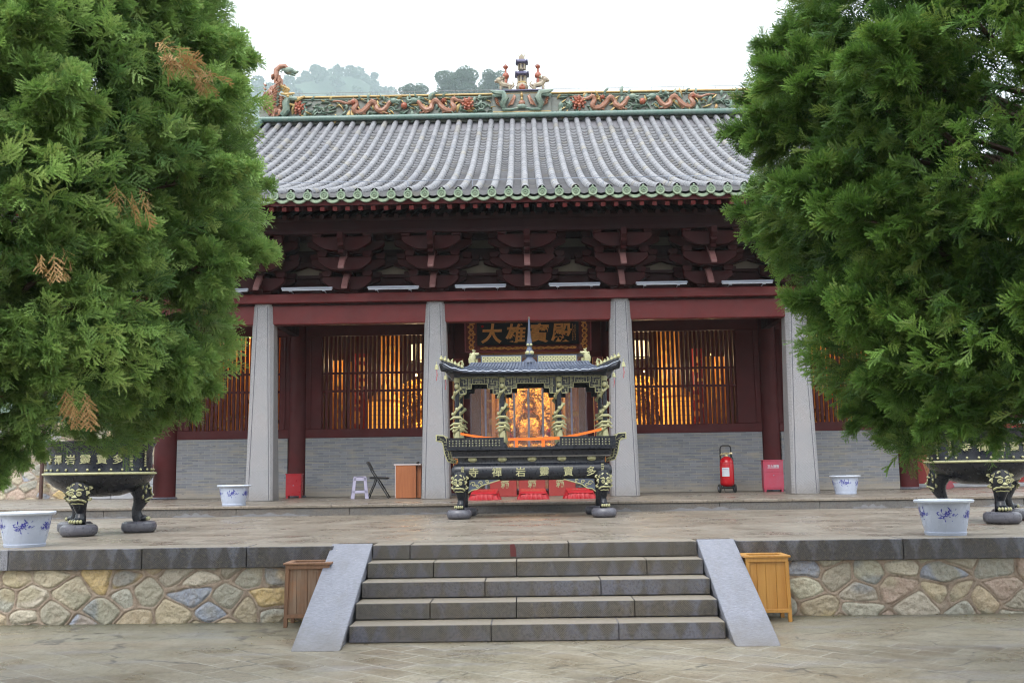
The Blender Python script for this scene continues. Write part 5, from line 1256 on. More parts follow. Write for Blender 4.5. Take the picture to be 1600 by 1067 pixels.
# fretwork
def fret(x0, x1, y, gold, side=False):
    W = x1-x0; ztop = 2.965; bars = MB(); back = MB()
    poly = [(x0, 2.70), (x0+.105, 2.70), (x0+.105, 2.785), (x0+.19, 2.785), (x0+.19, 2.862), (x1-.19, 2.862), (x1-.19, 2.785), (x1-.105, 2.785), (x1-.105, 2.70), (x1, 2.70), (x1, ztop), (x0, ztop)]
    back.prism([(a, z(c_)) for a, c_ in poly], y, y+.016)
    t_ = .0055
    for i in range(len(poly)):
        a, c_ = poly[i], poly[(i+1) % len(poly)]; 
        bars.box(min(a[0], c_[0])-t_, max(a[0], c_[0])+t_, y-.014, y-.0005, z(min(a[1], c_[1]))-t_, z(max(a[1], c_[1]))+t_)
    def inside(a, c_):
        if not (x0+.012 < a < x1-.012): return False
        lo = 2.70 if (a < x0+.1 or a > x1-.1) else (2.785 if (a < x0+.185 or a > x1-.185) else 2.862)
        return lo+.010 < c_ < ztop-.010
    c = .021; nx = int(W/c); nz = int(.27/c)
    pat = ["1111101", "0000101", "1110101", "1010101", "1011101", "1000001", "1111111", "0000000"]
    for k in range(nz+1):
        for i in range(nx+1):
            a, zz = x0+.012+c*(i+.5), ztop-.010-c*(k+.5)
            if pat[(k+ (i//7)) % 7 if False else k % 7][i % 7 if (i//7) % 2 == 0 else 6-i % 7] == '1' and inside(a, zz) and inside(a-c/2, zz) and inside(a+c/2, zz):
                bars.box(a-c/2, a+c/2, y-.010, y-.0005, z(zz)-.0045, z(zz)+.0045) if (i+k) % 2 else bars.box(a-.0045, a+.0045, y-.0105, y-.0006, z(zz)-c/2, z(zz)+c/2)
    o = back.build('fret_panel', 'black_iron', bn)
    if gold: bars.build('fret', 'gold_paint', o)
for a, c_ in ((-1.125, -.485), (-.405, .415), (.495, 1.135)): fret(a, c_, -.50, True); fret(a, c_, .49, False)
b = MB()
for s in (-1, 1): b.box(s*1.165-.02, s*1.165+.02, -.46, .46, z(2.86), z(2.97))
b.box(-1.2, 1.2, -.55, -.515, z(2.97), z(3.03)); b.box(-1.2, 1.2, .515, .55, z(2.97), z(3.03)); b.box(-1.2, -1.165, -.515, .515, z(2.97), z(3.03)); b.box(1.165, 1.2, -.515, .515, z(2.97), z(3.03)); b.build('lintel', 'black_iron', bn)
# roof
def broof():
    HX, HY, TX, TY = 1.30, .74, .955, .08
    def pt(u, v, side):                     # u -1..1 along the eave, v 0..1 up
        k = v**.75; kk = 1-(1-v)**1.0
        lift = .135*abs(u)**9*(1-v)**2; out = .085*abs(u)**9*(1-v)**2
        h = 3.045+.195*(v**1.55)
        ex, ey = HX+(TX-HX)*(1-(1-v)**1.7), HY+(TY-HY)*(1-(1-v)**1.35)
        if side in ('f', 'b'): x, y = u*(ex+out), (-1 if side == 'f' else 1)*(ey+out)
        else: y, x = u*(ey+out), (-1 if side == 'l' else 1)*(ex+out)
        return Vector((x, y, z(h)+lift))
    R_ = MB(); T_ = MB(); E_ = MB(); Un = MB()
    for side in 'fblr':
        nu, nv = 48, 10; vs = [pt(-1+2*i/nu, j/nv, side) for j in range(nv+1) for i in range(nu+1)]
        R_.add(vs, [(j*(nu+1)+i, j*(nu+1)+i+1, (j+1)*(nu+1)+i+1, (j+1)*(nu+1)+i) for j in range(nv) for i in range(nu)])
        lo = [p-Vector((0, 0, .035)) for p in vs]; R_.add(lo, [(j*(nu+1)+i, (j+1)*(nu+1)+i, (j+1)*(nu+1)+i+1, j*(nu+1)+i+1) for j in range(nv) for i in range(nu)])
        n = 40 if side in 'fb' else 22
        for i in range(1, n):
            u = -1+2*i/n; T_.tube([pt(u, v, side)+Vector((0, 0, .006)) for v in (0, .15, .3, .5, .75, 1)], .0125, 6)
        # eave edging: a scalloped pale line on a dark lip
        e = [pt(-1+2*i/80, 0, side) for i in range(81)]
        Un.tube([p-Vector((0, 0, .018)) for p in e], .020, 6); 
        off = {'f': (0, -.02), 'b': (0, .02), 'l': (-.02, 0), 'r': (.02, 0)}[side]
        E_.tube([p+Vector((off[0], off[1], -.006+.008*math.sin(i*1.55))) for i, p in enumerate(e)], .0058, 5)
    o = R_.build('roof', 'iron_roof', bn, smooth=True); T_.build('tile_ribs', 'iron_roof', o, smooth=True); E_.build('eave_edging', 'plastic_rim', o, smooth=True); Un.build('eave_lip', 'iron_roof', o, smooth=True)
    mb = MB(); mb.box(-.96, .96, -.09, .09, z(3.215), z(3.25)); mb.build('ridge_base', 'iron_roof', o, bevel=.006)
    # upturned corners with scrolled gilt ornament, small bells and red tassels
    for sx in (-1, 1):
        for sy in (-1, 1):
            c = pt(sx, 0, 'f' if sy < 0 else 'b'); c.z = z(3.18)
            mb = MB(); d_ = Vector((sx*.86, sy*.5, 0))
            mb.tube([c-d_*.34+Vector((0, 0, -.10)), c-d_*.15+Vector((0, 0, -.05)), c+Vector((0, 0, -.0))], [.028, .045, .028], 8, flat=1.3)
            mb.tube([c-d_*.20+Vector((0, 0, -.12)), c-d_*.02+Vector((0, 0, -.09)), c+d_*.02+Vector((0, 0, -.02))], [.05, .055, .02], 8)
            k_ = mb.build('corner_horn', 'black_iron', o, smooth=True)
            gq = MB()
            for q in range(7):
                t_ = q/6; p_ = c-d_*(.36*(1-t_))+Vector((0, 0, -.06+.115*t_)); gq.ball(p_, (.032, .028, .030), 5); gq.ball(p_+Vector((0, 0, .035)), .017, 4)
                if q % 2: gq.tube([p_, p_+Vector((-sx*.02, 0, .065))], [.014, .008], 5)
            gq.tube([c-d_*.38+Vector((0, 0, -.03)), c-d_*.36+Vector((0, 0, .04)), c-d_*.33+Vector((0, 0, .02))], [.02, .016, .008], 6)
            gq.build('corner_ornament', 'gold_paint', k_, smooth=True)
            be = MB(); p_ = c+d_*.08
            be.tube([p_+Vector((0, 0, .01)), p_+Vector((0, 0, -.04))], .004, 4); be.lathe([(.008, -.04), (.024, -.05), (.028, -.085), (.036, -.115)], 8, c=(0, 0), M=Matrix.Translation(p_)); be.build('bell', 'gold_paint', k_, smooth=True)
            ts = MB(); ts.tube([p_+Vector((0, 0, -.115)), p_+Vector((.006, 0, -.20)), p_+Vector((-.004, 0, -.29))], [.0035, .006, .004], 5); ts.build('tassel', 'ext_red', k_)
broof()
# ridge lattices, beasts, spire
for a, c_ in ((-.80, -.125), (.125, .785)):
    b = MB(); b.box(a, c_, -.022, .022, z(3.245), z(3.365)); o = b.build('ridge_lattice', 'iron_roof', bn, bevel=.004)
    b = MB(); b.box(a+.018, c_-.018, -.028, .028, z(3.258), z(3.350)); pl = b.build('lattice_plate', 'gold_paint', o)
    b = MB(); n = 11; w_ = (c_-a-.036)
    for row in range(3):
        for k in range(n if row % 2 == 0 else n-1):
            cx = a+.018+w_*(k+.5+(0 if row % 2 == 0 else .5))/n; cz = z(3.276)+row*.028
            b.prism([(cx-.0095, cz), (cx, cz-.0105), (cx+.0095, cz), (cx, cz+.0105)], -.0295, .0295)
    b.build('piercing', 'board_black', pl)
for s in (-1, 1):
    b = MB(); f = lambda a, h, y=0: Vector((s*(.905-a), y, z(3.245)+h))
    b.tube([f(-.04, 0), f(-.045, .07), f(-.02, .14), f(.0, .17)], [.055, .06, .045, .03], 8, flat=.8); b.tube([f(.0, .15), f(.045, .15), f(.075, .165)], [.035, .025, .012], 6)
    b.tube([f(.03, 0), f(.035, .03), f(.02, .06)], [.025, .02, .03], 6); b.tube([f(-.01, .18), f(-.03, .215), f(.02, .205)], [.022, .018, .008], 6)
    for k in range(4): b.ball(f(-.08+.005*k, .03+.04*k), (.022, .03, .022), 4)
    b.build('ridge_beast', 'gold_paint', bn, smooth=True)
b = MB(); b.lathe([(.115, z(3.24)), (.105, z(3.27)), (.07, z(3.30)), (.05, z(3.33)), (.075, z(3.37)), (.06, z(3.44)), (.045, z(3.47)), (.035, z(3.50)), (.05, z(3.53)), (.047, z(3.57)), (.042, z(3.60)), (.030, z(3.67)), (.022, z(3.76)), (.017, z(3.86)), (.014, z(3.965)), (.004, z(3.97))], 18); sp_ = b.build('spire', 'iron_roof', bn, smooth=True)
b = MB(); b.ball((-.03, -.045, z(3.40)), (.042, .035, .036), 8); b.ball((.035, -.045, z(3.40)), (.042, .035, .036), 8); b.ball((-.02, -.03, z(3.535)), (.03, .026, .025), 8); b.ball((.022, -.03, z(3.535)), (.03, .026, .025), 8); b.build('gilt_band', 'gold_paint', sp_, smooth=True)
b = MB(); b.ball((0, 0, z(3.985)), .02, 8); b.build('tip_ball', 'plaster', sp_, smooth=True)
# S-shaped side handles
for s in (-1, 1):
    for y in (-.28, .28):
        o1 = [(1.525, 2.075), (1.39, 2.065), (1.34, 2.01), (1.325, 1.87), (1.30, 1.70), (1.235, 1.67), (1.24, 1.61), (1.34, 1.64), (1.39, 1.76), (1.42, 1.93), (1.45, 1.965), (1.525, 1.965)]
        b = MB(); b.prism([(s*a, z(c_)) for a, c_ in o1], y-.028, y+.028); h_ = b.build('handle', 'gold_paint', bn, bevel=.006)
        cx, cz = 1.37, 1.86; o2 = [(1.505, 2.055), (1.395, 2.048), (1.358, 2.0), (1.343, 1.87), (1.315, 1.685), (1.252, 1.653), (1.254, 1.63), (1.328, 1.655), (1.372, 1.765), (1.404, 1.94), (1.44, 1.983), (1.505, 1.983)]
        b = MB(); b.prism([(s*a, z(c_)) for a, c_ in o2], y-.031, y+.031); i_ = b.build('inlay', 'black_iron', h_)
        b = MB()
        for k in range(11):
            t_ = k/10; xx = np.interp(t_, [0, .25, .7, 1], [1.285, 1.345, 1.375, 1.47]); zz = np.interp(t_, [0, .25, .7, 1], [1.645, 1.74, 1.95, 2.02]); b.tube([(s*(xx-.02), y-.034, z(zz)), (s*xx, y-.034, z(zz)+.012), (s*(xx+.02), y-.034, z(zz)-.004)], .0035, 4)
        b.build('scroll', 'gold_paint', h_)
# orange barrier tape tied round the posts
t = thing('barrier_tape', 'bright orange tape tied between the front posts of the big burner', 'tape', (0.01, BY-.56, Z1))
def tape(a, c_, w_, sag=0.0, w2=None):
    b = MB(); n = 10; w2 = w2 or w_
    tp = []; bo_ = []
    for k in range(n+1):
        q = k/n; x = a[0]+(c_[0]-a[0])*q; zz = a[1]+(c_[1]-a[1])*q-sag*math.sin(PI*q); ww = w_+(w2-w_)*q; tp.append((x, z(zz)+ww/2)); bo_.append((x, z(zz)-ww/2))
    b.prism(tp+bo_[::-1], -.003, .003); b.build('strip', 'tape', t)
tape((-1.11, 2.075), (-.43, 1.985), .035, .015); tape((-.36, 1.975), (.44, 1.985), .040, .004, .050); tape((.44, 1.985), (1.11, 2.115), .040, .008)
b = MB(); b.box(-.255, -.205, -.003, .003, z(1.82), z(1.96)); b.box(.165, .215, -.003, .003, z(1.82), z(1.965)); b.build('hanging_end', 'tape', t)

# ================================================================== ROUND BURNERS
def round_burner(cx, cy, label, chars, ang0, insc, legs):
    t = thing('incense_burner', label, 'incense burner', (cx, cy, Z1+.145))
    zz = lambda v: v-Z1-.145
    b = MB(); b.lathe([(.05, zz(1.225)), (.25, zz(1.235)), (.42, zz(1.285)), (.55, zz(1.36)), (.63, zz(1.43)), (.675, zz(1.50)), (.675, zz(1.515))], 48); b.lathe([(.66, zz(1.515)), (.645, zz(1.56)), (.64, zz(1.65)), (.635, zz(1.78)), (.65, zz(1.86)), (.68, zz(1.90)), (.68, zz(1.93)), (.60, zz(1.93)), (.60, zz(1.70))], 48); b.build('bowl', 'black_iron', t, smooth=True)
    b = MB(); b.lathe([(.001, zz(1.80)), (.60, zz(1.80))], 32); b.build('ash_bed', 'ash', t)
    b = MB(); b.lathe([(.672, zz(1.503)), (.692, zz(1.51)), (.696, zz(1.520)), (.690, zz(1.532)), (.665, zz(1.537)), (.66, zz(1.52))], 64); b.build('rim_band', 'gold_paint', t, smooth=True)
    b = MB()
    for k in range(30): a = 2*PI*k/30+.07; b.ball((.655*math.cos(a), .655*math.sin(a), zz(1.568)), .0165, 6)
    b.build('stud', 'gold_paint', t, smooth=True)
    for i, ch in enumerate(chars):
        a = rad(ang0+i*17.2); o = glyph('character', ch, .125, 'gold_paint', t, (.643*math.sin(a), -.643*math.cos(a), zz(1.70)), .006, .0012, 90, 0, 1.15); o.rotation_euler = (rad(90), 0, a)
    for a_ in insc:
        b = MB(); scribble(b, 0, 0, .05, .22, 0, 7, int(a_)+40, .008); o = b.build('inscription', 'gold_paint', t); a = rad(a_); o.location = (.646*math.sin(a), -.646*math.cos(a), zz(1.71)); o.rotation_euler = (0, 0, a)
    for (lx, ly) in legs: add_leg(t, lx, ly, math.atan2(lx, -ly), .0, .80)
    return t
def pads(cx, cy, legs, side):
    for i, (lx, ly) in enumerate(legs):
        b = MB(); b.lathe([(.12, 0), (.185, .004), (.215, .03), (.224, .075), (.215, .12), (.185, .142), (.10, .144)], 28)
        o = b.build('stone_pad', 'round_stone', None, smooth=True, loc=(cx+lx*1.03, cy+ly*1.03, Z1+.002)); tag(o, 'round grey drum stone under the %s foot of the %s round burner' % (('front', 'rear right', 'rear left')[i], side), 'stone pad', 'drum stones under the burner feet')
cxL, cyL = -5.64, 2.70
LL = [(.0-.02, -.50), (.44, .20), (-.42, .28)]
round_burner(cxL, cyL, 'round black iron burner with gold lion-mask legs, half hidden under the left juniper', '寺禪岩靈寶多', -44.5, (57, 79), LL); pads(cxL, cyL, LL, 'left')
cxR, cyR = 5.86, 2.82
LR = [(-.02, -.50), (.44, .28), (-.46, .22)]
round_burner(cxR, cyR, 'round black iron burner with gold lion-mask legs, half hidden under the right juniper', '寺禪岩靈寶多', -38.5, (-57, -75), LR); pads(cxR, cyR, LR, 'right')

# ================================================================== SMALL THINGS
def planter(x, y, z0, label, rz, s=1.0):
    t = thing('planter', label, 'planter', (x, y, z0), rz, 'white plastic planters with blue flower prints'); 
    b = MB(); b.lathe([(.195, .004), (.205, .0), (.21, .02), (.212, .03), (.205, .035), (.225, .12), (.247, .25), (.258, .325), (.262, .335), (.248, .34), (.235, .30), (.20, .2)], 48); b.build('pot', 'plastic_white', t, smooth=True)
    b = MB(); b.lathe([(.255, .335), (.292, .338), (.300, .350), (.300, .362), (.292, .369), (.256, .366), (.246, .35), (.246, .335)], 48); b.build('rim', 'plastic_rim', t, smooth=True)
    b = MB(); b.lathe([(.001, .315), (.243, .315)], 24); b.build('soil', 'soil', t)
    r = random.Random(31); b = MB()
    def R(zv): return .205+(.258-.205)*(zv-.035)/.29
    for k in range(5):
        a0 = k*2*PI/5
        for j in range(38):
            a = a0+r.gauss(0, .18); zv = .225+r.gauss(0, .028); rr = R(zv)+.0035; L = r.uniform(.012, .030); th = r.uniform(0, PI)
            c = Vector((rr*math.sin(a), -rr*math.cos(a), zv)); tx = Vector((math.cos(a), math.sin(a), 0))*math.cos(th)+Vector((0, 0, 1))*math.sin(th); ty = Vector((math.cos(a), math.sin(a), 0))*-math.sin(th)+Vector((0, 0, 1))*math.cos(th)
            nn = Vector((math.sin(a), -math.cos(a), 0))*.001
            b.add([c-tx*L+nn, c+ty*L*.28+nn, c+tx*L+nn, c-ty*L*.28+nn, c], [(0, 1, 2, 3), (0, 4, 1), (1, 4, 2), (2, 4, 3), (3, 4, 0)])
        for j in range(5):
            a = a0+.30+j*.05; zv = .215+.01*math.sin(j*2); rr = R(zv)+.004; c = Vector((rr*math.sin(a), -rr*math.cos(a), zv)); tx = Vector((math.cos(a), math.sin(a), 0)); b.add([c-tx*.012, c+Vector((0, 0, .004)), c+tx*.012, c-Vector((0, 0, .004))], [(0, 1, 2, 3)])
    b.build('flower_print', 'ink_blue', t); return t
planter(-5.475, .475, Z1, 'white planter with blue flowers at the far left edge of the lower terrace', .3)
planter(4.366, .46, Z1, 'white planter with blue flowers on the front edge of the lower terrace at right', -.35)
planter(-5.33, 7.66, Z2, 'white planter with blue flowers in front of the leftmost granite column', .1)
planter(6.32, 9.9, Z2, 'white planter with blue flowers right of the rightmost granite column', .9)

def bin_(cx, y0, label, mat, fmat, h, w_, seed):
    t = thing('wooden_bin', label, 'bin', (cx, y0, 0)); d_ = .27; W = w_/2
    b = MB(); n = 4; r = random.Random(seed); xs_ = [-W+.02]+[(-W+.02+(w_-.04)*k/n)+r.uniform(-.02, .02) for k in range(1, n)]+[W-.02]
    for k in range(n):
        for yy in (-.012, d_): b.box(xs_[k]+.0015, xs_[k+1]-.0015, yy+r.uniform(0, .003), yy+.012, .105, h-.03)
    for k in range(3):
        for xx in (-W+.005, W-.017): b.box(xx, xx+.012, .005+d_*k/3, d_*(k+1)/3-.001, .105, h-.03)
    b.build('board', mat, t, bevel=.002)
    for sx in (-1, 1):
        for yy in (-.03, d_-.005):
            b = MB(); b.bar((sx*(W+.0), yy+.015, 0), (sx*(W-.012), yy+.015, h-.012), .036, .034); b.build('leg', fmat, t, bevel=.003)
    b = MB()
    for yy in (-.036, d_+.012): b.box(-W+.012, W-.012, yy, yy+.02, h-.055, h-.012); b.box(-W+.015, W-.015, yy, yy+.018, .088, .125)
    b.box(-W-.025, W+.025, -.052, .012, h-.012, h+.008); b.box(-W-.025, W+.025, d_-.03, d_+.035, h-.012, h+.008)
    for sx in (-1, 1): b.box(min(sx*(W-.04), sx*(W+.025)), max(sx*(W-.04), sx*(W+.025)), .013, d_-.031, h-.013, h+.007)
    b.build('frame', fmat, t, bevel=.003)
    return t
bin_(-2.235, -.36, 'weathered grey-brown wooden bin stained with rust against the wall left of the steps', 'weathered', 'old_frame', .61, .42, 3)
bin_(2.262, -.38, 'honey-coloured knotty pine bin against the wall right of the steps', 'pine', 'pine', .625, .40, 4)

def fire_box(x, y, w_, h, mat, label, text, lean=0.0):
    t = thing('fire_box', label, 'fire box', (x, y, Z2), lean); W = w_/2; d_ = .2
    b = MB(); b.box(-W, W, 0, d_, .05, h-.02); b.build('body', mat, t, bevel=.006)
    b = MB(); b.box(-W-.012, W+.012, -.014, d_+.01, h-.02, h); b.build('lid', mat, t, bevel=.004)
    b = MB(); b.box(-W+.02, W-.02, -.006, -.0005, .08, h*.58); b.build('door', mat, t, bevel=.004); b = MB(); b.box(-W+.02, W-.02, -.006, -.0005, h*.62, h-.06); fl = b.build('flap', mat, t, bevel=.004)
    for sx in (-1, 1):
        b = MB(); b.box(sx*(W-.035)-.02, sx*(W-.035)+.02, .01, d_-.01, 0, .052); b.build('foot', mat, t)
    b = MB(); b.box(-.012, .012, -.018, -.006, h*.50, h*.53); b.build('knob', 'lamp_metal', t)
    if text:
        glyph('character', text, .065, 'paper', fl, (0, -.0075, h*.80), .001, .001, 90); b = MB(); b.box(-.13, .13, -.0075, -.006, h*.735, h*.742); b.build('rule', 'paper', fl)
fire_box(-5.42, 12.62, .36, .56, 'box_red', 'small plain red fire box at the foot of the left red column', '')
fire_box(5.52, 12.45, .45, .72, 'box_faded', 'faded pinkish red fire box with white characters at the foot of the right red column', '灭火器箱', -.02)

# fire extinguisher on its trolley
t = thing('fire_extinguisher', 'large red wheeled fire extinguisher with a white label and black handle by the brick wall', 'fire extinguisher', (4.47, 12.45, Z2), .12)
b = MB(); b.lathe([(.02, .13), (.10, .135), (.145, .17), (.158, .22), (.158, .62), (.150, .66), (.155, .665), (.155, .675), (.145, .70), (.12, .76), (.07, .80), (.04, .81)], 32); cyl = b.build('cylinder', 'ext_red', t, smooth=True)
b = MB(); n = 10; aa = [rad(-60+62*k/n-0) for k in range(n+1)]
vs = [(.1605*math.sin(a), -.1605*math.cos(a), zz) for zz in (.36, .56) for a in aa]+[(.159*math.sin(a), -.159*math.cos(a), zz) for zz in (.36, .56) for a in aa]
b.add(vs, [(k, k+1, n+2+k, n+1+k) for k in range(n)]+[(2*n+2+k+1, 2*n+2+k, 3*n+3+k, 3*n+4+k) for k in range(n)]); lb = b.build('label', 'paper', t, smooth=True)
b = MB()
for k in range(6): 
    a = rad(-50+8*k); b.box(.1625*math.sin(a)-.004, .1625*math.sin(a)+.004, -.163*math.cos(a)-.001, -.163*math.cos(a)+.001, .52, .535)
b.build('print', 'ink_blue', lb)
b = MB(); b.lathe([(.04, .80), (.045, .83), (.03, .86), (.05, .88), (.03, .90)], 14); b.box(-.09, .09, -.03, .03, .855, .885); b.tube([(-.06, 0, .87), (-.12, -.02, .86), (-.135, -.03, .84)], [.02, .025, .03], 8); b.tube([(.05, 0, .87), (.11, -.02, .885), (.13, -.03, .86)], [.018, .02, .022], 8); b.build('valve', 'brass', t, smooth=True)
b = MB(); b.tube([(-.125, .06, .12), (-.125, .05, .80), (-.125, .04, .98), (-.11, .035, 1.035), (-.07, .03, 1.055), (.07, .03, 1.055), (.11, .035, 1.035), (.125, .04, .98), (.125, .05, .80), (.125, .06, .12)], .016, 8); b.tube([(-.12, -.10, .14), (-.10, -.13, .02), (.10, -.13, .02), (.12, -.10, .14)], .010, 6); b.tube([(-.17, .02, .095), (.17, .02, .095)], .014, 8); b.box(-.13, .13, -.1, .1, .115, .13); b.build('frame', 'black_metal', t, smooth=True)
for s in (-1, 1):
    b = MB(); M = Matrix.Translation((s*.178, .02, .095)) @ Matrix.Rotation(rad(90), 4, 'Y'); b.lathe([(.05, -.02), (.085, -.022), (.095, -.012), (.095, .012), (.085, .022), (.05, .02)], 22, M=M); wl = b.build('wheel', 'rubber', t, smooth=True)
    b = MB(); b.lathe([(.02, -.024), (.052, -.018), (.052, .018), (.02, .024)], 16, M=M); b.build('hub', 'lamp_metal', wl, smooth=True)
b = MB(); b.tube([(.12, .03, .86), (.165, .03, .74), (.165, .04, .5), (.14, .04, .25)], .009, 7); b.build('hose', 'rubber', t, smooth=True)

# plastic stool
t = thing('plastic_stool', 'pale lilac plastic stool with cut-out sides beside the black folding chair', 'stool', (-3.70, 11.45, Z2), .18)
b = MB(); b.rrect([(.12, .12, .452), (.135, .135, .462), (.14, .14, .47), (.138, .138, .476), (.125, .125, .478)], .03, 4); b.build('seat', 'stool_plastic', t, smooth=True)
sd = MB(); 
for k in range(4):
    M = Matrix.Rotation(k*PI/2, 4, 'Z')
    def pnl(x0a, x1a, z0_, z1_, x0b=None, x1b=None):
        o0, o1 = .195-.058*z0_/.47, .195-.058*z1_/.47; x0b = x0a if x0b is None else x0b; x1b = x1a if x1b is None else x1b
        vs = [M @ Vector(p) for p in ((x0a, -o0, z0_), (x1a, -o0, z0_), (x1b, -o1, z1_), (x0b, -o1, z1_), (x0a, -o0+.012, z0_), (x1a, -o0+.012, z0_), (x1b, -o1+.012, z1_), (x0b, -o1+.012, z1_))]
        sd.add(vs, [(0, 1, 2, 3), (5, 4, 7, 6), (0, 4, 5, 1), (2, 6, 7, 3), (1, 5, 6, 2), (0, 3, 7, 4)])
    for s in (-1, 1): pnl(s*.195, s*.115, 0, .47, s*.137, s*.075)
    pnl(-.152, .152, .385, .455, -.14, .14); pnl(-.172, .172, .12, .175, -.165, .165)
sd.build('leg_shell', 'stool_plastic', t, bevel=.003)

def folding_chair(x, y, rz, label):
    t = thing('folding_chair', label, 'chair', (x, y, Z2), rz, 'black folding chairs')
    for s in (-1, 1):
        b = MB(); b.tube([(.26, s*.2, 0), (.04, s*.2, .36), (-.10, s*.2, .56), (-.17, s*.2, .70), (-.22, s*.2, .78)], .013, 8); b.build('back_leg', 'black_metal', t, smooth=True)
        b = MB(); b.tube([(-.20, s*.17, 0), (-.06, s*.17, .32), (-.03, s*.17, .43)], .013, 8); b.build('front_leg', 'black_metal', t, smooth=True)
    b = MB(); b.rrect([(.19, .19, .0), (.2, .2, .012), (.2, .2, .035), (.18, .18, .045)], .04, 4); b.build('seat', 'black_metal', t, smooth=True, loc=(.04, 0, .415)).rotation_euler = (0, rad(2), 0)
    b = MB(); b.box(-.02, .02, -.19, .19, -.10, .10); b.build('backrest', 'black_metal', t, bevel=.015, seg=2, loc=(-.165, 0, .70)).rotation_euler = (0, rad(-28), 0)
    b = MB(); b.tube([(-.17, -.17, .08), (-.17, .17, .08)], .01, 6); b.tube([(.19, -.2, .12), (.19, .2, .12)], .01, 6); b.build('stretcher', 'black_metal', t, smooth=True)
folding_chair(-3.32, 11.5, .04, 'open black folding chair facing right between the stool and the desk')
folding_chair(-2.72, 12.2, PI+.05, 'black folding chair mostly hidden behind the wooden desk')
t = thing('desk', 'small reddish wood desk with a pale top standing against the second granite column', 'desk', (-2.62, 11.25, Z2))
b = MB(); b.box(-.275, .31, -.30, .30, .70, .728); b.build('top', 'desk_top', t, bevel=.004)
b = MB(); b.box(-.235, .20, -.285, -.265, .01, .70); b.build('end_panel', 'desk_wood', t, bevel=.002); b = MB(); b.box(.20, .29, -.20, .28, .01, .70); b.box(-.235, .2, .26, .28, .01, .70); b.build('side_panel', 'desk_wood', t)
b = MB(); b.box(-.25, -.236, -.288, .28, .02, .70); b.build('edge_strip', 'desk_top', t)

# donation boxes
for i, (x, lab) in enumerate(((-.58, 'left red donation box with gold characters behind the big burner'), (.045, 'middle red donation box with gold characters behind the big burner'), (.70, 'right red donation box with gold characters behind the big burner'))):
    t = thing('donation_box', lab, 'donation box', (x, 11.5, Z2), 0, 'red donation boxes in front of the doorway')
    b = MB(); b.box(-.29, .29, 0, .42, .02, .86); b.build('body', 'panel_red', t, bevel=.006)
    b = MB(); b.box(-.31, .31, -.02, .44, .86, .90); b.box(-.30, .30, -.01, .43, 0, .03); b.build('lid', 'panel_red', t, bevel=.006)
    b = MB(); b.box(-.1, .1, .15, .2, .899, .904); b.build('coin_slot', 'board_black', t)
    for k, ch in enumerate('功德箱'): glyph('character', ch, .19, 'gold_paint', t, (.035 if i == 0 else (-.0 if i == 1 else -.045), -.002, .66-.195*k), .003, .004)
# kneeling cushions
for i, (x, rz, lab) in enumerate(((-.89, -.04, 'red frilled kneeling cushion on the left below the big burner'), (.055, .0, 'red frilled kneeling cushion in the middle below the big burner'), (.955, .05, 'red frilled kneeling cushion on the right below the big burner'))):
    t = thing('kneeling_cushion', lab, 'cushion', (x, 9.35, Z2), rz, 'red frilled kneeling cushions'); t.scale = (.93, 1, .70)
    b = MB(); b.prismx([(-.30, .165), (-.28, .14), (.24, .20), (.24, .27), (.20, .285), (-.25, .21)], -.27, .27); b.build('pad', 'cushion', t, bevel=.02, seg=3)
    b = MB(); n = 96; per = []
    for k in range(n):
        a = 2*PI*k/n; cx_, cy_ = math.cos(a), math.sin(a); q = 1/(abs(cx_)**5+abs(cy_)**5)**.2; per.append((cx_*q, cy_*q, k))
    rings = []
    for j, (zz, wv, gx_) in enumerate(((.0, .020, .325), (.05, .017, .315), (.11, .010, .30), (.155, .004, .285), (.17, .0, .272))):
        rings.append([Vector((px_*(gx_+wv*math.sin(k*1.37)+.35*wv*math.sin(k*3.1)), py_*(gx_*1.0+wv*math.sin(k*1.37)), zz+(.05*(py_+1)/2 if j > 2 else 0))) for px_, py_, k in per])
    b.rings(rings, caps=False); b.build('frill', 'cushion', t, smooth=True)
    b = MB()
    for k in range(9): xx = -.13+.0325*k; b.box(xx-.008, xx+.006, -.02, .02, -.001, .0015); b.box(xx-.002, xx+.002, -.02, .025, -.001, .0016)
    b.build('embroidery', 'gold_paint', t, loc=(0, -.03, .253)).rotation_euler = (rad(8.5), 0, 0)

# ================================================================== BACKGROUND AT THE SIDES
rubble_wall('stone_wall', 'tall tan rubble wall far back at the left behind the round burner', -16, -8.95, Z2, 2.9, 15.6, 33, .36, .02, thick=.4, tone=1.05)
t = thing('drainpipe', 'thin brown pipe standing in front of the left background rubble wall', 'pipe', (-12.6, 15.5, Z2)); b = MB(); b.tube([(0, -.1, 0), (0, -.1, 3.2)], .05, 10); b.build('pipe', 'pipe', t, smooth=True)
b = MB(); b.box(-.05, .05, -.06, .1, .9, .94); b.box(-.05, .05, -.06, .1, 2.2, 2.24); b.build('clip', 'black_metal', t)
t = thing('side_steps', 'pale grey stone side steps beside the left end of the hall', 'steps', (-9.9, 14.2, Z2))
for k in range(4):
    for j in range(3): b = MB(); b.box(-1.0+j*.62+.2*(k % 2), -.39+j*.62+.2*(k % 2), k*.28, 1.3, k*.17+.002, k*.17+.168); b.build('block', 'pale_stone', t, bevel=.008)
t = thing('draped_stand', 'dark stand draped with a bright red cloth behind the left corner column', 'stand', (-9.02, 12.9, Z2))  # placeholder for a half-hidden red and black form
b = MB(); b.tube([(0, 0, 0), (.02, 0, .5), (-.02, 0, .9)], [.10, .09, .12], 10); b.build('stand', 'black_metal', t, smooth=True)
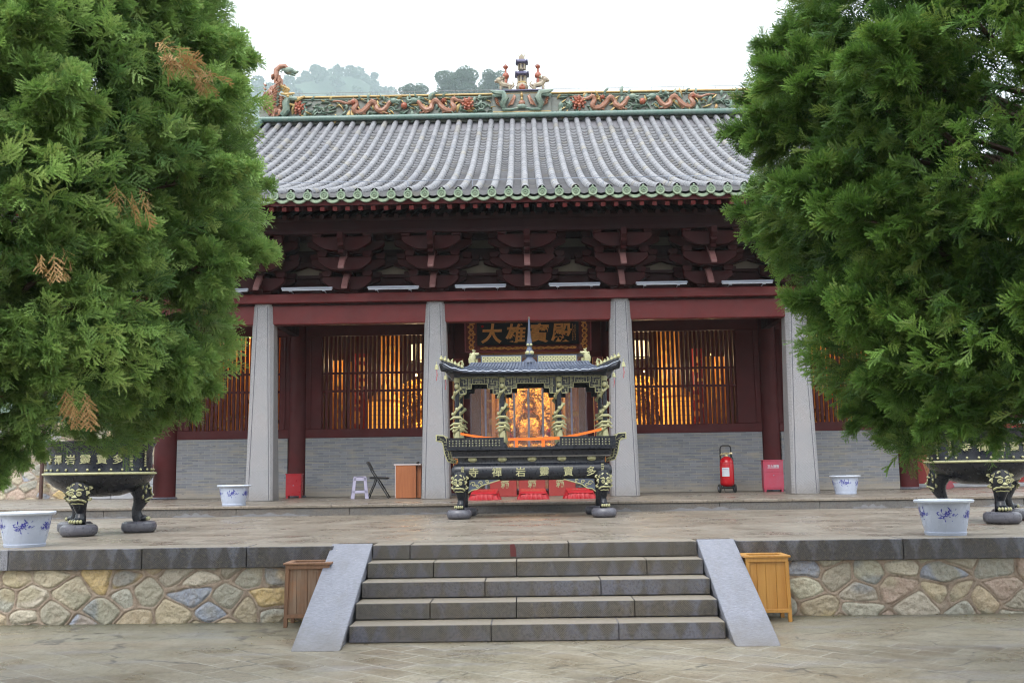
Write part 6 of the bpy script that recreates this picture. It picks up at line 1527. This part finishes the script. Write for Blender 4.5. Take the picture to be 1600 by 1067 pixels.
b = MB(); b.prism([(-.22, .52), (-.05, .40), (.16, .42), (.22, .8), (.1, 1.02), (-.02, 1.0), (-.1, .75)], -.12, .12); b.build('cloth', 'cushion', t, bevel=.03, seg=2)
t = thing('red_boarding', 'red painted boarding with a pale post behind the right round burner', 'boarding', (10.5, 14.6, Z2))
for x0_, x1_ in ((-1.35, -.45), (-.36, .75), (.8, 1.9), (1.95, 3.1)): b = MB(); b.box(x0_, x1_, 0, .05, .1, 1.55); b.build('panel', 'panel_red', t, bevel=.01)
b = MB(); b.box(-.445, -.365, -.03, .04, 0, 1.75); b.build('post', 'plank_pink', t)
b = MB(); b.box(-1.4, 3.1, -.05, .3, 0, .10); b.build('sill', 'pale_stone', t, bevel=.01)
for i, (x0_, x1_, m_, w_, lab) in enumerate(((9.42, 9.1, 'plank_tan', .13, 'narrow tan plank leaning on the right end of the brick wall'), (9.72, 9.22, 'plank_pink', .22, 'wide pinkish plank leaning on the right end of the brick wall'))):
    t = thing('leaning_plank', lab, 'plank', (x0_, 13.15-.1*i, Z2)); b = MB(); b.bar((0, 0, 0), (x1_-x0_, .35, 1.45), w_, .03); b.build('board', m_, t, bevel=.004)
t = thing('sapling', 'slim young tree trunk with a few leaves in front of the red boarding', 'sapling', (9.95, 13.7, Z2)); b = MB(); b.tube([(.06, 0, 0), (0, 0, .6), (-.04, 0, 1.2), (-.06, 0, 2.2)], [.05, .045, .035, .02], 8)
for k in range(4): b.tube([(-.03, 0, 1.0+.2*k), (.28*(-1)**k, .05, 1.3+.22*k)], [.015, .006], 5)
b.build('trunk', 'bark', t, smooth=True)
V, F, cl = leafclump(700, lambda r, n: r.randn(n, 3)*[.32, .3, .35]+[0, 0, 2.0], 5, .055); numesh('crown', V, F, 'bush_leaf', t, cl)
for i, (x, y, w_, lab) in enumerate(((11.6, 12.4, .5, 'pale grey stone block behind the right round burner'), (12.35, 12.5, .8, 'bluish white stone block behind the right round burner'))):
    b = MB(); b.box(-w_/2, w_/2, 0, .4, 0, .52); o = b.build('stone_block', 'pale_stone', None, bevel=.015, loc=(x, y, Z2)); tag(o, lab, 'stone block')
for i, (x, y, lab) in enumerate(((-10.6, 17.5, 'leafy green bush above the left background wall'), (11.0, 16.2, 'leafy green bush behind the red boarding'), (14.5, 13.5, 'leafy green bush at the far right of the upper terrace'))):
    t = thing('bush', lab, 'bush', (x, y, Z2)); V, F, cl = leafclump(6000, lambda r, n: (lambda d: d/np.linalg.norm(d, axis=1)[:, None]*(r.uniform(.5, 1, n)**.4)[:, None]*[1.7, 1.2, 1.7]+[0, 0, 2.0])(r.randn(n, 3)), 60+i, .08); numesh('crown', V, F, 'bush_leaf', t, cl)
    b = MB(); b.tube([(0, 0, 0), (.1, 0, 1.6)], [.1, .06], 7); b.build('trunk', 'bark', t)

# ================================================================== THE TWO JUNIPERS
def spray(r, L=.17):
    """one feathery juniper spray as leaf-sized blades; returns quads (n,4,3) growing along +x in the xy plane, and tip weight"""
    Q = []; Wt = []
    def blade(p, d, l, w_, t):
        w_ = w_*.82
        n_ = np.array([-d[1], d[0], 0]); n_ = n_/(np.linalg.norm(n_)+1e-9); z_ = np.array([0, 0, w_*.5])
        Q.append([p, p+d*l*.45+n_*w_-z_, p+d*l, p+d*l*.45-n_*w_+z_]); Wt.append([t*.6, t, min(1, t*1.15), t])
    def at(s): return np.array([L*s, L*.10*math.sin(s*2.6), -L*.16*s*s])
    n = 9
    for i in range(n):
        s = i/n; blade(at(s), (at(s+.14)-at(s))/np.linalg.norm(at(s+.14)-at(s)), L*.15, .0032, .35+.6*s)
    for i in range(1, n+4):
        s = i/(n+4); sd = 1 if i % 2 else -1; l = L*(.52*math.sin(PI*min(1, s*.86+.12))**.8)*r.uniform(.8, 1.15); a = sd*rad(r.uniform(26, 44)); up = r.uniform(-.45, .55)
        d = np.array([math.cos(a), math.sin(a), up]); d /= np.linalg.norm(d); p = at(s)
        m = max(2, int(l/.013))
        for k in range(m):
            q = p+d*l*k/m+np.array([0, 0, -.25*l*(k/m)**2]); t = .3+.7*(k+1)/m*(.5+.5*s)
            blade(q, d, l/m*1.4, .0036, t)
            if k > 0 or m < 3:
                for s2 in (-1, 1):
                    a2 = a+s2*rad(r.uniform(32, 48)); d2 = np.array([math.cos(a2), math.sin(a2), up+r.uniform(-.3, .3)]); d2 /= np.linalg.norm(d2); blade(q, d2, .013*(1.1-.4*k/m)*r.uniform(.7, 1.2), .0028, min(1, t+.12))
    return np.array(Q), np.array(Wt)
def rot_to(d, roll_, r):
    d = np.asarray(d, float); d = d/np.linalg.norm(d); a = np.cross([0., 0., 1.], d); 
    if np.linalg.norm(a) < .05: a = np.array([0., 1., 0.])
    a /= np.linalg.norm(a); b = np.cross(d, a); c, s = math.cos(roll_), math.sin(roll_)
    return np.stack([d, a*c+b*s, -a*s+b*c], 1)           # columns: x -> d, y, z
def bough(seed, mat, nsp=1250, L=1.0, R=.47):
    """a plume of sprays: axis along +x from the origin, tip at x = L"""
    rr = random.Random(seed); r = np.random.RandomState(seed); SP = [spray(rr, rr.uniform(.10, .16)) for _ in range(6)]
    V, C = [], []; sub = []
    for k in range(13):                                    # secondary twigs carry the sprays in lobes
        s = .12+.85*k/12; a = k*2.4+r.uniform(-.4, .4); reach = R*(1.12-.72*s)*r.uniform(.65, 1.15)
        b0 = np.array([L*s*.82, 0, .10*math.sin(s*3)]); dd = np.array([.85, math.cos(a)*1.0, math.sin(a)*.85+.12]); dd /= np.linalg.norm(dd); sub.append((b0, dd, reach))
    sub.append((np.array([L*.75, 0, .05]), np.array([1, 0, .05]), R*.6))
    for i in range(nsp):
        b0, dd, reach = sub[r.randint(len(sub))]; t = r.uniform(.0, 1)**.7; p = b0+dd*reach*t+np.array([0, 0, -.08*t*t*reach])
        dv = dd+r.randn(3)*.42+np.array([.15, 0, .12]); M_ = rot_to(dv, r.uniform(-1.1, 1.1), r)
        Q, Wt = SP[r.randint(6)]; sc_ = r.uniform(.7, 1.2); V.append((Q.reshape(-1, 3)*sc_) @ M_.T+p)
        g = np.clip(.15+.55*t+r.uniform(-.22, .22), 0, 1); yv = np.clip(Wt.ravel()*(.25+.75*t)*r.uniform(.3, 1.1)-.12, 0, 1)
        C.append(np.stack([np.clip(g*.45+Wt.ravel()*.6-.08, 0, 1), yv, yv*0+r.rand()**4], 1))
    V = np.concatenate(V); C = np.concatenate(C); F = np.arange(len(V)).reshape(-1, 4)
    ob = numesh('bough', V, F, mat, None, C); me = ob.data; bpy.data.objects.remove(ob)
    tw = MB(); tw.tube([(0, 0, 0), (L*.4, 0, .09), (L*.8, 0, .06)], [.020, .013, .005], 6)
    for b0, dd, reach in sub: tw.tube([tuple(b0), tuple(b0+dd*reach*.9)], [.007, .003], 4)
    me2 = tw.build('twig', 'bark', None); m2 = me2.data; bpy.data.objects.remove(me2)
    return me, m2
def make_juniper(cx, cy, prof, mat, seed, label, face, nb=96, zmax=7.2, squash=1.0):
    t = thing('juniper_tree', label, 'tree', (cx, cy, 0)); r = np.random.RandomState(seed); PM = [bough(seed*10+k, mat) for k in range(5)]
    zs, rs = [p[0] for p in prof], [p[1] for p in prof]; Rz = lambda z_: float(np.interp(z_, zs, rs))
    tr = MB(); tr.tube([(0, 0, -.05), (.03, .02, .5), (-.02, .0, 1.5), (.04, -.03, 3.2), (.0, .03, 5.2), (.02, 0, zmax)], [.21, .17, .15, .11, .06, .015], 12); trunk = tr.build('trunk', 'bark', t, smooth=True)
    lim = MB()
    # boughs spread evenly over the envelope, densest on the side the hall's visitors see
    cand = []; tries = 0
    while len(cand) < nb and tries < 60000:
        tries += 1; z_ = r.uniform(zs[0]+.30, 5.6); R_ = Rz(z_); a = r.uniform(-PI, PI); da = (a-face+PI) % (2*PI)-PI
        if abs(da) > 1.9 and r.rand() > .22: continue
        if z_ > 5.0 and r.rand() > .4: continue
        depth = 1.0 if r.rand() < .74 else r.uniform(.55, .85)
        p = np.array([math.cos(a)*R_*depth, math.sin(a)*R_*depth*squash, z_]); dmin = .45 if tries < 20000 else (.38 if tries < 40000 else .3)
        if any(np.linalg.norm(p-q[0]) < dmin*(.6 if depth < 1 else 1) for q in cand): continue
        cand.append((p, a, depth))
    for p, a, depth in cand:
        me, m2 = PM[r.randint(5)]; up = r.uniform(-.10, .42) if p[2] > 2.2 else r.uniform(-.15, .15)
        d = np.array([math.cos(a+r.uniform(-.28, .28)), math.sin(a+r.uniform(-.28, .28)), up]); d /= np.linalg.norm(d)
        s = r.uniform(.82, 1.08)*(1 if p[2] > 1.9 else .75); org = p-d*s*1.02
        M_ = rot_to(d, r.uniform(-.7, .7), r); mt = Matrix([[*(M_[i]*s), org[i]] for i in range(3)]+[[0, 0, 0, 1]])
        o = bpy.data.objects.new('bough', me); COL.objects.link(o); o.parent = t; o.matrix_local = mt
        q = bpy.data.objects.new('twig', m2); COL.objects.link(q); q.parent = o
        h = max(1.75, org[2]-.5-.3*r.rand()); lim.tube([(0, 0, h), tuple(np.array([org[0]*.5, org[1]*.5, (h+org[2])/2+.05])), tuple(org)], [.035, .025, .016], 6)
    lim.build('limb', 'bark', t, smooth=True)
    # the darker inner sprays that close the crown, one mass nobody could count
    rr = random.Random(seed+3); SP = [spray(rr, .14) for _ in range(4)]; V, C = [], []
    for i in range(3800):
        z_ = r.uniform(zs[0]+.32, 5.6); a = r.uniform(-PI, PI); rad_ = Rz(z_)*r.uniform(.30, .80); p = np.array([math.cos(a)*rad_, math.sin(a)*rad_*squash, z_+r.uniform(-.1, .1)])
        d = np.array([math.cos(a), math.sin(a), .2])+r.randn(3)*.6; Q, Wt = SP[r.randint(4)]; V.append((Q.reshape(-1, 3)*r.uniform(1.1, 1.7)) @ rot_to(d, r.uniform(-3, 3), r).T+p)
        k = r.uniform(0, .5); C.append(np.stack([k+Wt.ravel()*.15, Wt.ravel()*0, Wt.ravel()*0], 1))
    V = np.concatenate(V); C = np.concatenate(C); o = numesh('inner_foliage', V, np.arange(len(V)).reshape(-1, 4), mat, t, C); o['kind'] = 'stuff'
    # the outer sprays that knit the boughs together over the whole crown
    from mathutils import noise as mn
    V, C = [], []
    for i in range(13000):
        z_ = r.uniform(zs[0]+(.12), 5.3); a = r.uniform(-PI, PI); da = (a-face+PI) % (2*PI)-PI
        if abs(da) > 1.8 and r.rand() > .25: continue
        nz_ = mn.noise((math.cos(a)*2.6+seed, math.sin(a)*2.6, z_*2.1)); k = .90+.13*nz_-abs(r.randn())*.05
        if nz_ < -.22 and r.rand() < .8: continue
        p = np.array([math.cos(a)*Rz(z_)*k, math.sin(a)*Rz(z_)*k*squash, z_]); d = np.array([math.cos(a), math.sin(a), .1])+r.randn(3)*.62
        Q, Wt = SP[r.randint(4)]; V.append((Q.reshape(-1, 3)*r.uniform(.7, 1.3)) @ rot_to(d, r.uniform(-1.4, 1.4), r).T+p)
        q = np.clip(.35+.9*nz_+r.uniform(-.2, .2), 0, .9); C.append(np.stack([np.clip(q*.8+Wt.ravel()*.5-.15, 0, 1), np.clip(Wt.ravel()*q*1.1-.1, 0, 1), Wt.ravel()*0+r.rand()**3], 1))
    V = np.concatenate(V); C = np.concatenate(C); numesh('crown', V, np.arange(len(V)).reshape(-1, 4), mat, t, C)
    return t, Rz
profL = [(1.56, .95), (1.66, 1.25), (1.8, 1.42), (2.0, 1.62), (2.15, 1.76), (2.4, 1.90), (2.75, 1.97), (3.0, 2.08), (3.4, 2.14), (3.8, 2.10), (4.1, 2.02), (4.35, 1.92), (4.75, 1.84), (5.5, 1.6), (7.2, .2)]
profR = [(1.42, 1.25), (1.60, 1.58), (1.9, 1.74), (2.1, 1.94), (2.4, 2.07), (2.75, 2.17), (3.0, 2.26), (3.3, 2.43), (3.8, 2.49), (4.05, 2.41), (4.4, 2.26), (4.8, 2.18), (5.5, 1.9), (7.2, .3)]
tL, RzL = make_juniper(-3.93, -3.8, profL, 'juniper', 3, 'bright green juniper filling the left side, with a few dead tan sprays', -.75)
tR, RzR = make_juniper(3.92, -3.55, profR, 'juniper_deep', 8, 'darker green juniper filling the right side with sky showing through gaps', -2.4)
# low trailing boughs at the left tree's outer side, reaching down to the terrace edge
r = np.random.RandomState(91); PMx = [o.data for o in kids(tL) if o.name.startswith('bough')][:3]
for (x, y, z_, s, ax, dz) in ((-3.18, -4.2, 2.05, .68, -1.3, -.95), (-3.36, -4.5, 1.95, .66, -1.2, -.95)):
    d = np.array([math.cos(ax)*.5, math.sin(ax)*.6, dz]); M_ = rot_to(d, .3, r); o = bpy.data.objects.new('bough', PMx[0]); COL.objects.link(o); o.parent = tL
    o.matrix_local = Matrix([[*(M_[i]*s), (x+3.93, y+3.8, z_)[i]] for i in range(3)]+[[0, 0, 0, 1]])
# withered sprays on the left tree
rr = random.Random(77); r = np.random.RandomState(77); SPD = [spray(rr, .17) for _ in range(3)]
for (px, py, pz, n, s, dz) in ((-2.06, -4.95, 3.86, 15, 1.15, -.45), (-2.20, -5.13, 3.02, 7, .95, -1.6), (-2.50, -5.30, 2.64, 5, .8, -1.6), (-2.65, -4.76, 1.93, 8, .9, -1.2), (-1.97, -4.72, 3.86, 10, .85, -.7)):
    V, C = [], []
    for i in range(n):
        d = np.array([.7, -.15, dz])+r.randn(3)*.35; Q, Wt = SPD[r.randint(3)]; V.append((Q.reshape(-1, 3)*s*r.uniform(.7, 1.15)) @ rot_to(d, r.uniform(-1, 1), r).T+np.array([px+3.93, py+3.8, pz])+r.randn(3)*.045)
        k = r.uniform(.1, .9); C.append(np.stack([k+Wt.ravel()*.2, Wt.ravel()*.8, Wt.ravel()*0], 1))
    V = np.concatenate(V); C = np.concatenate(C); numesh('dead_spray', V, np.arange(len(V)).reshape(-1, 4), 'dead_leaf', tL, C)
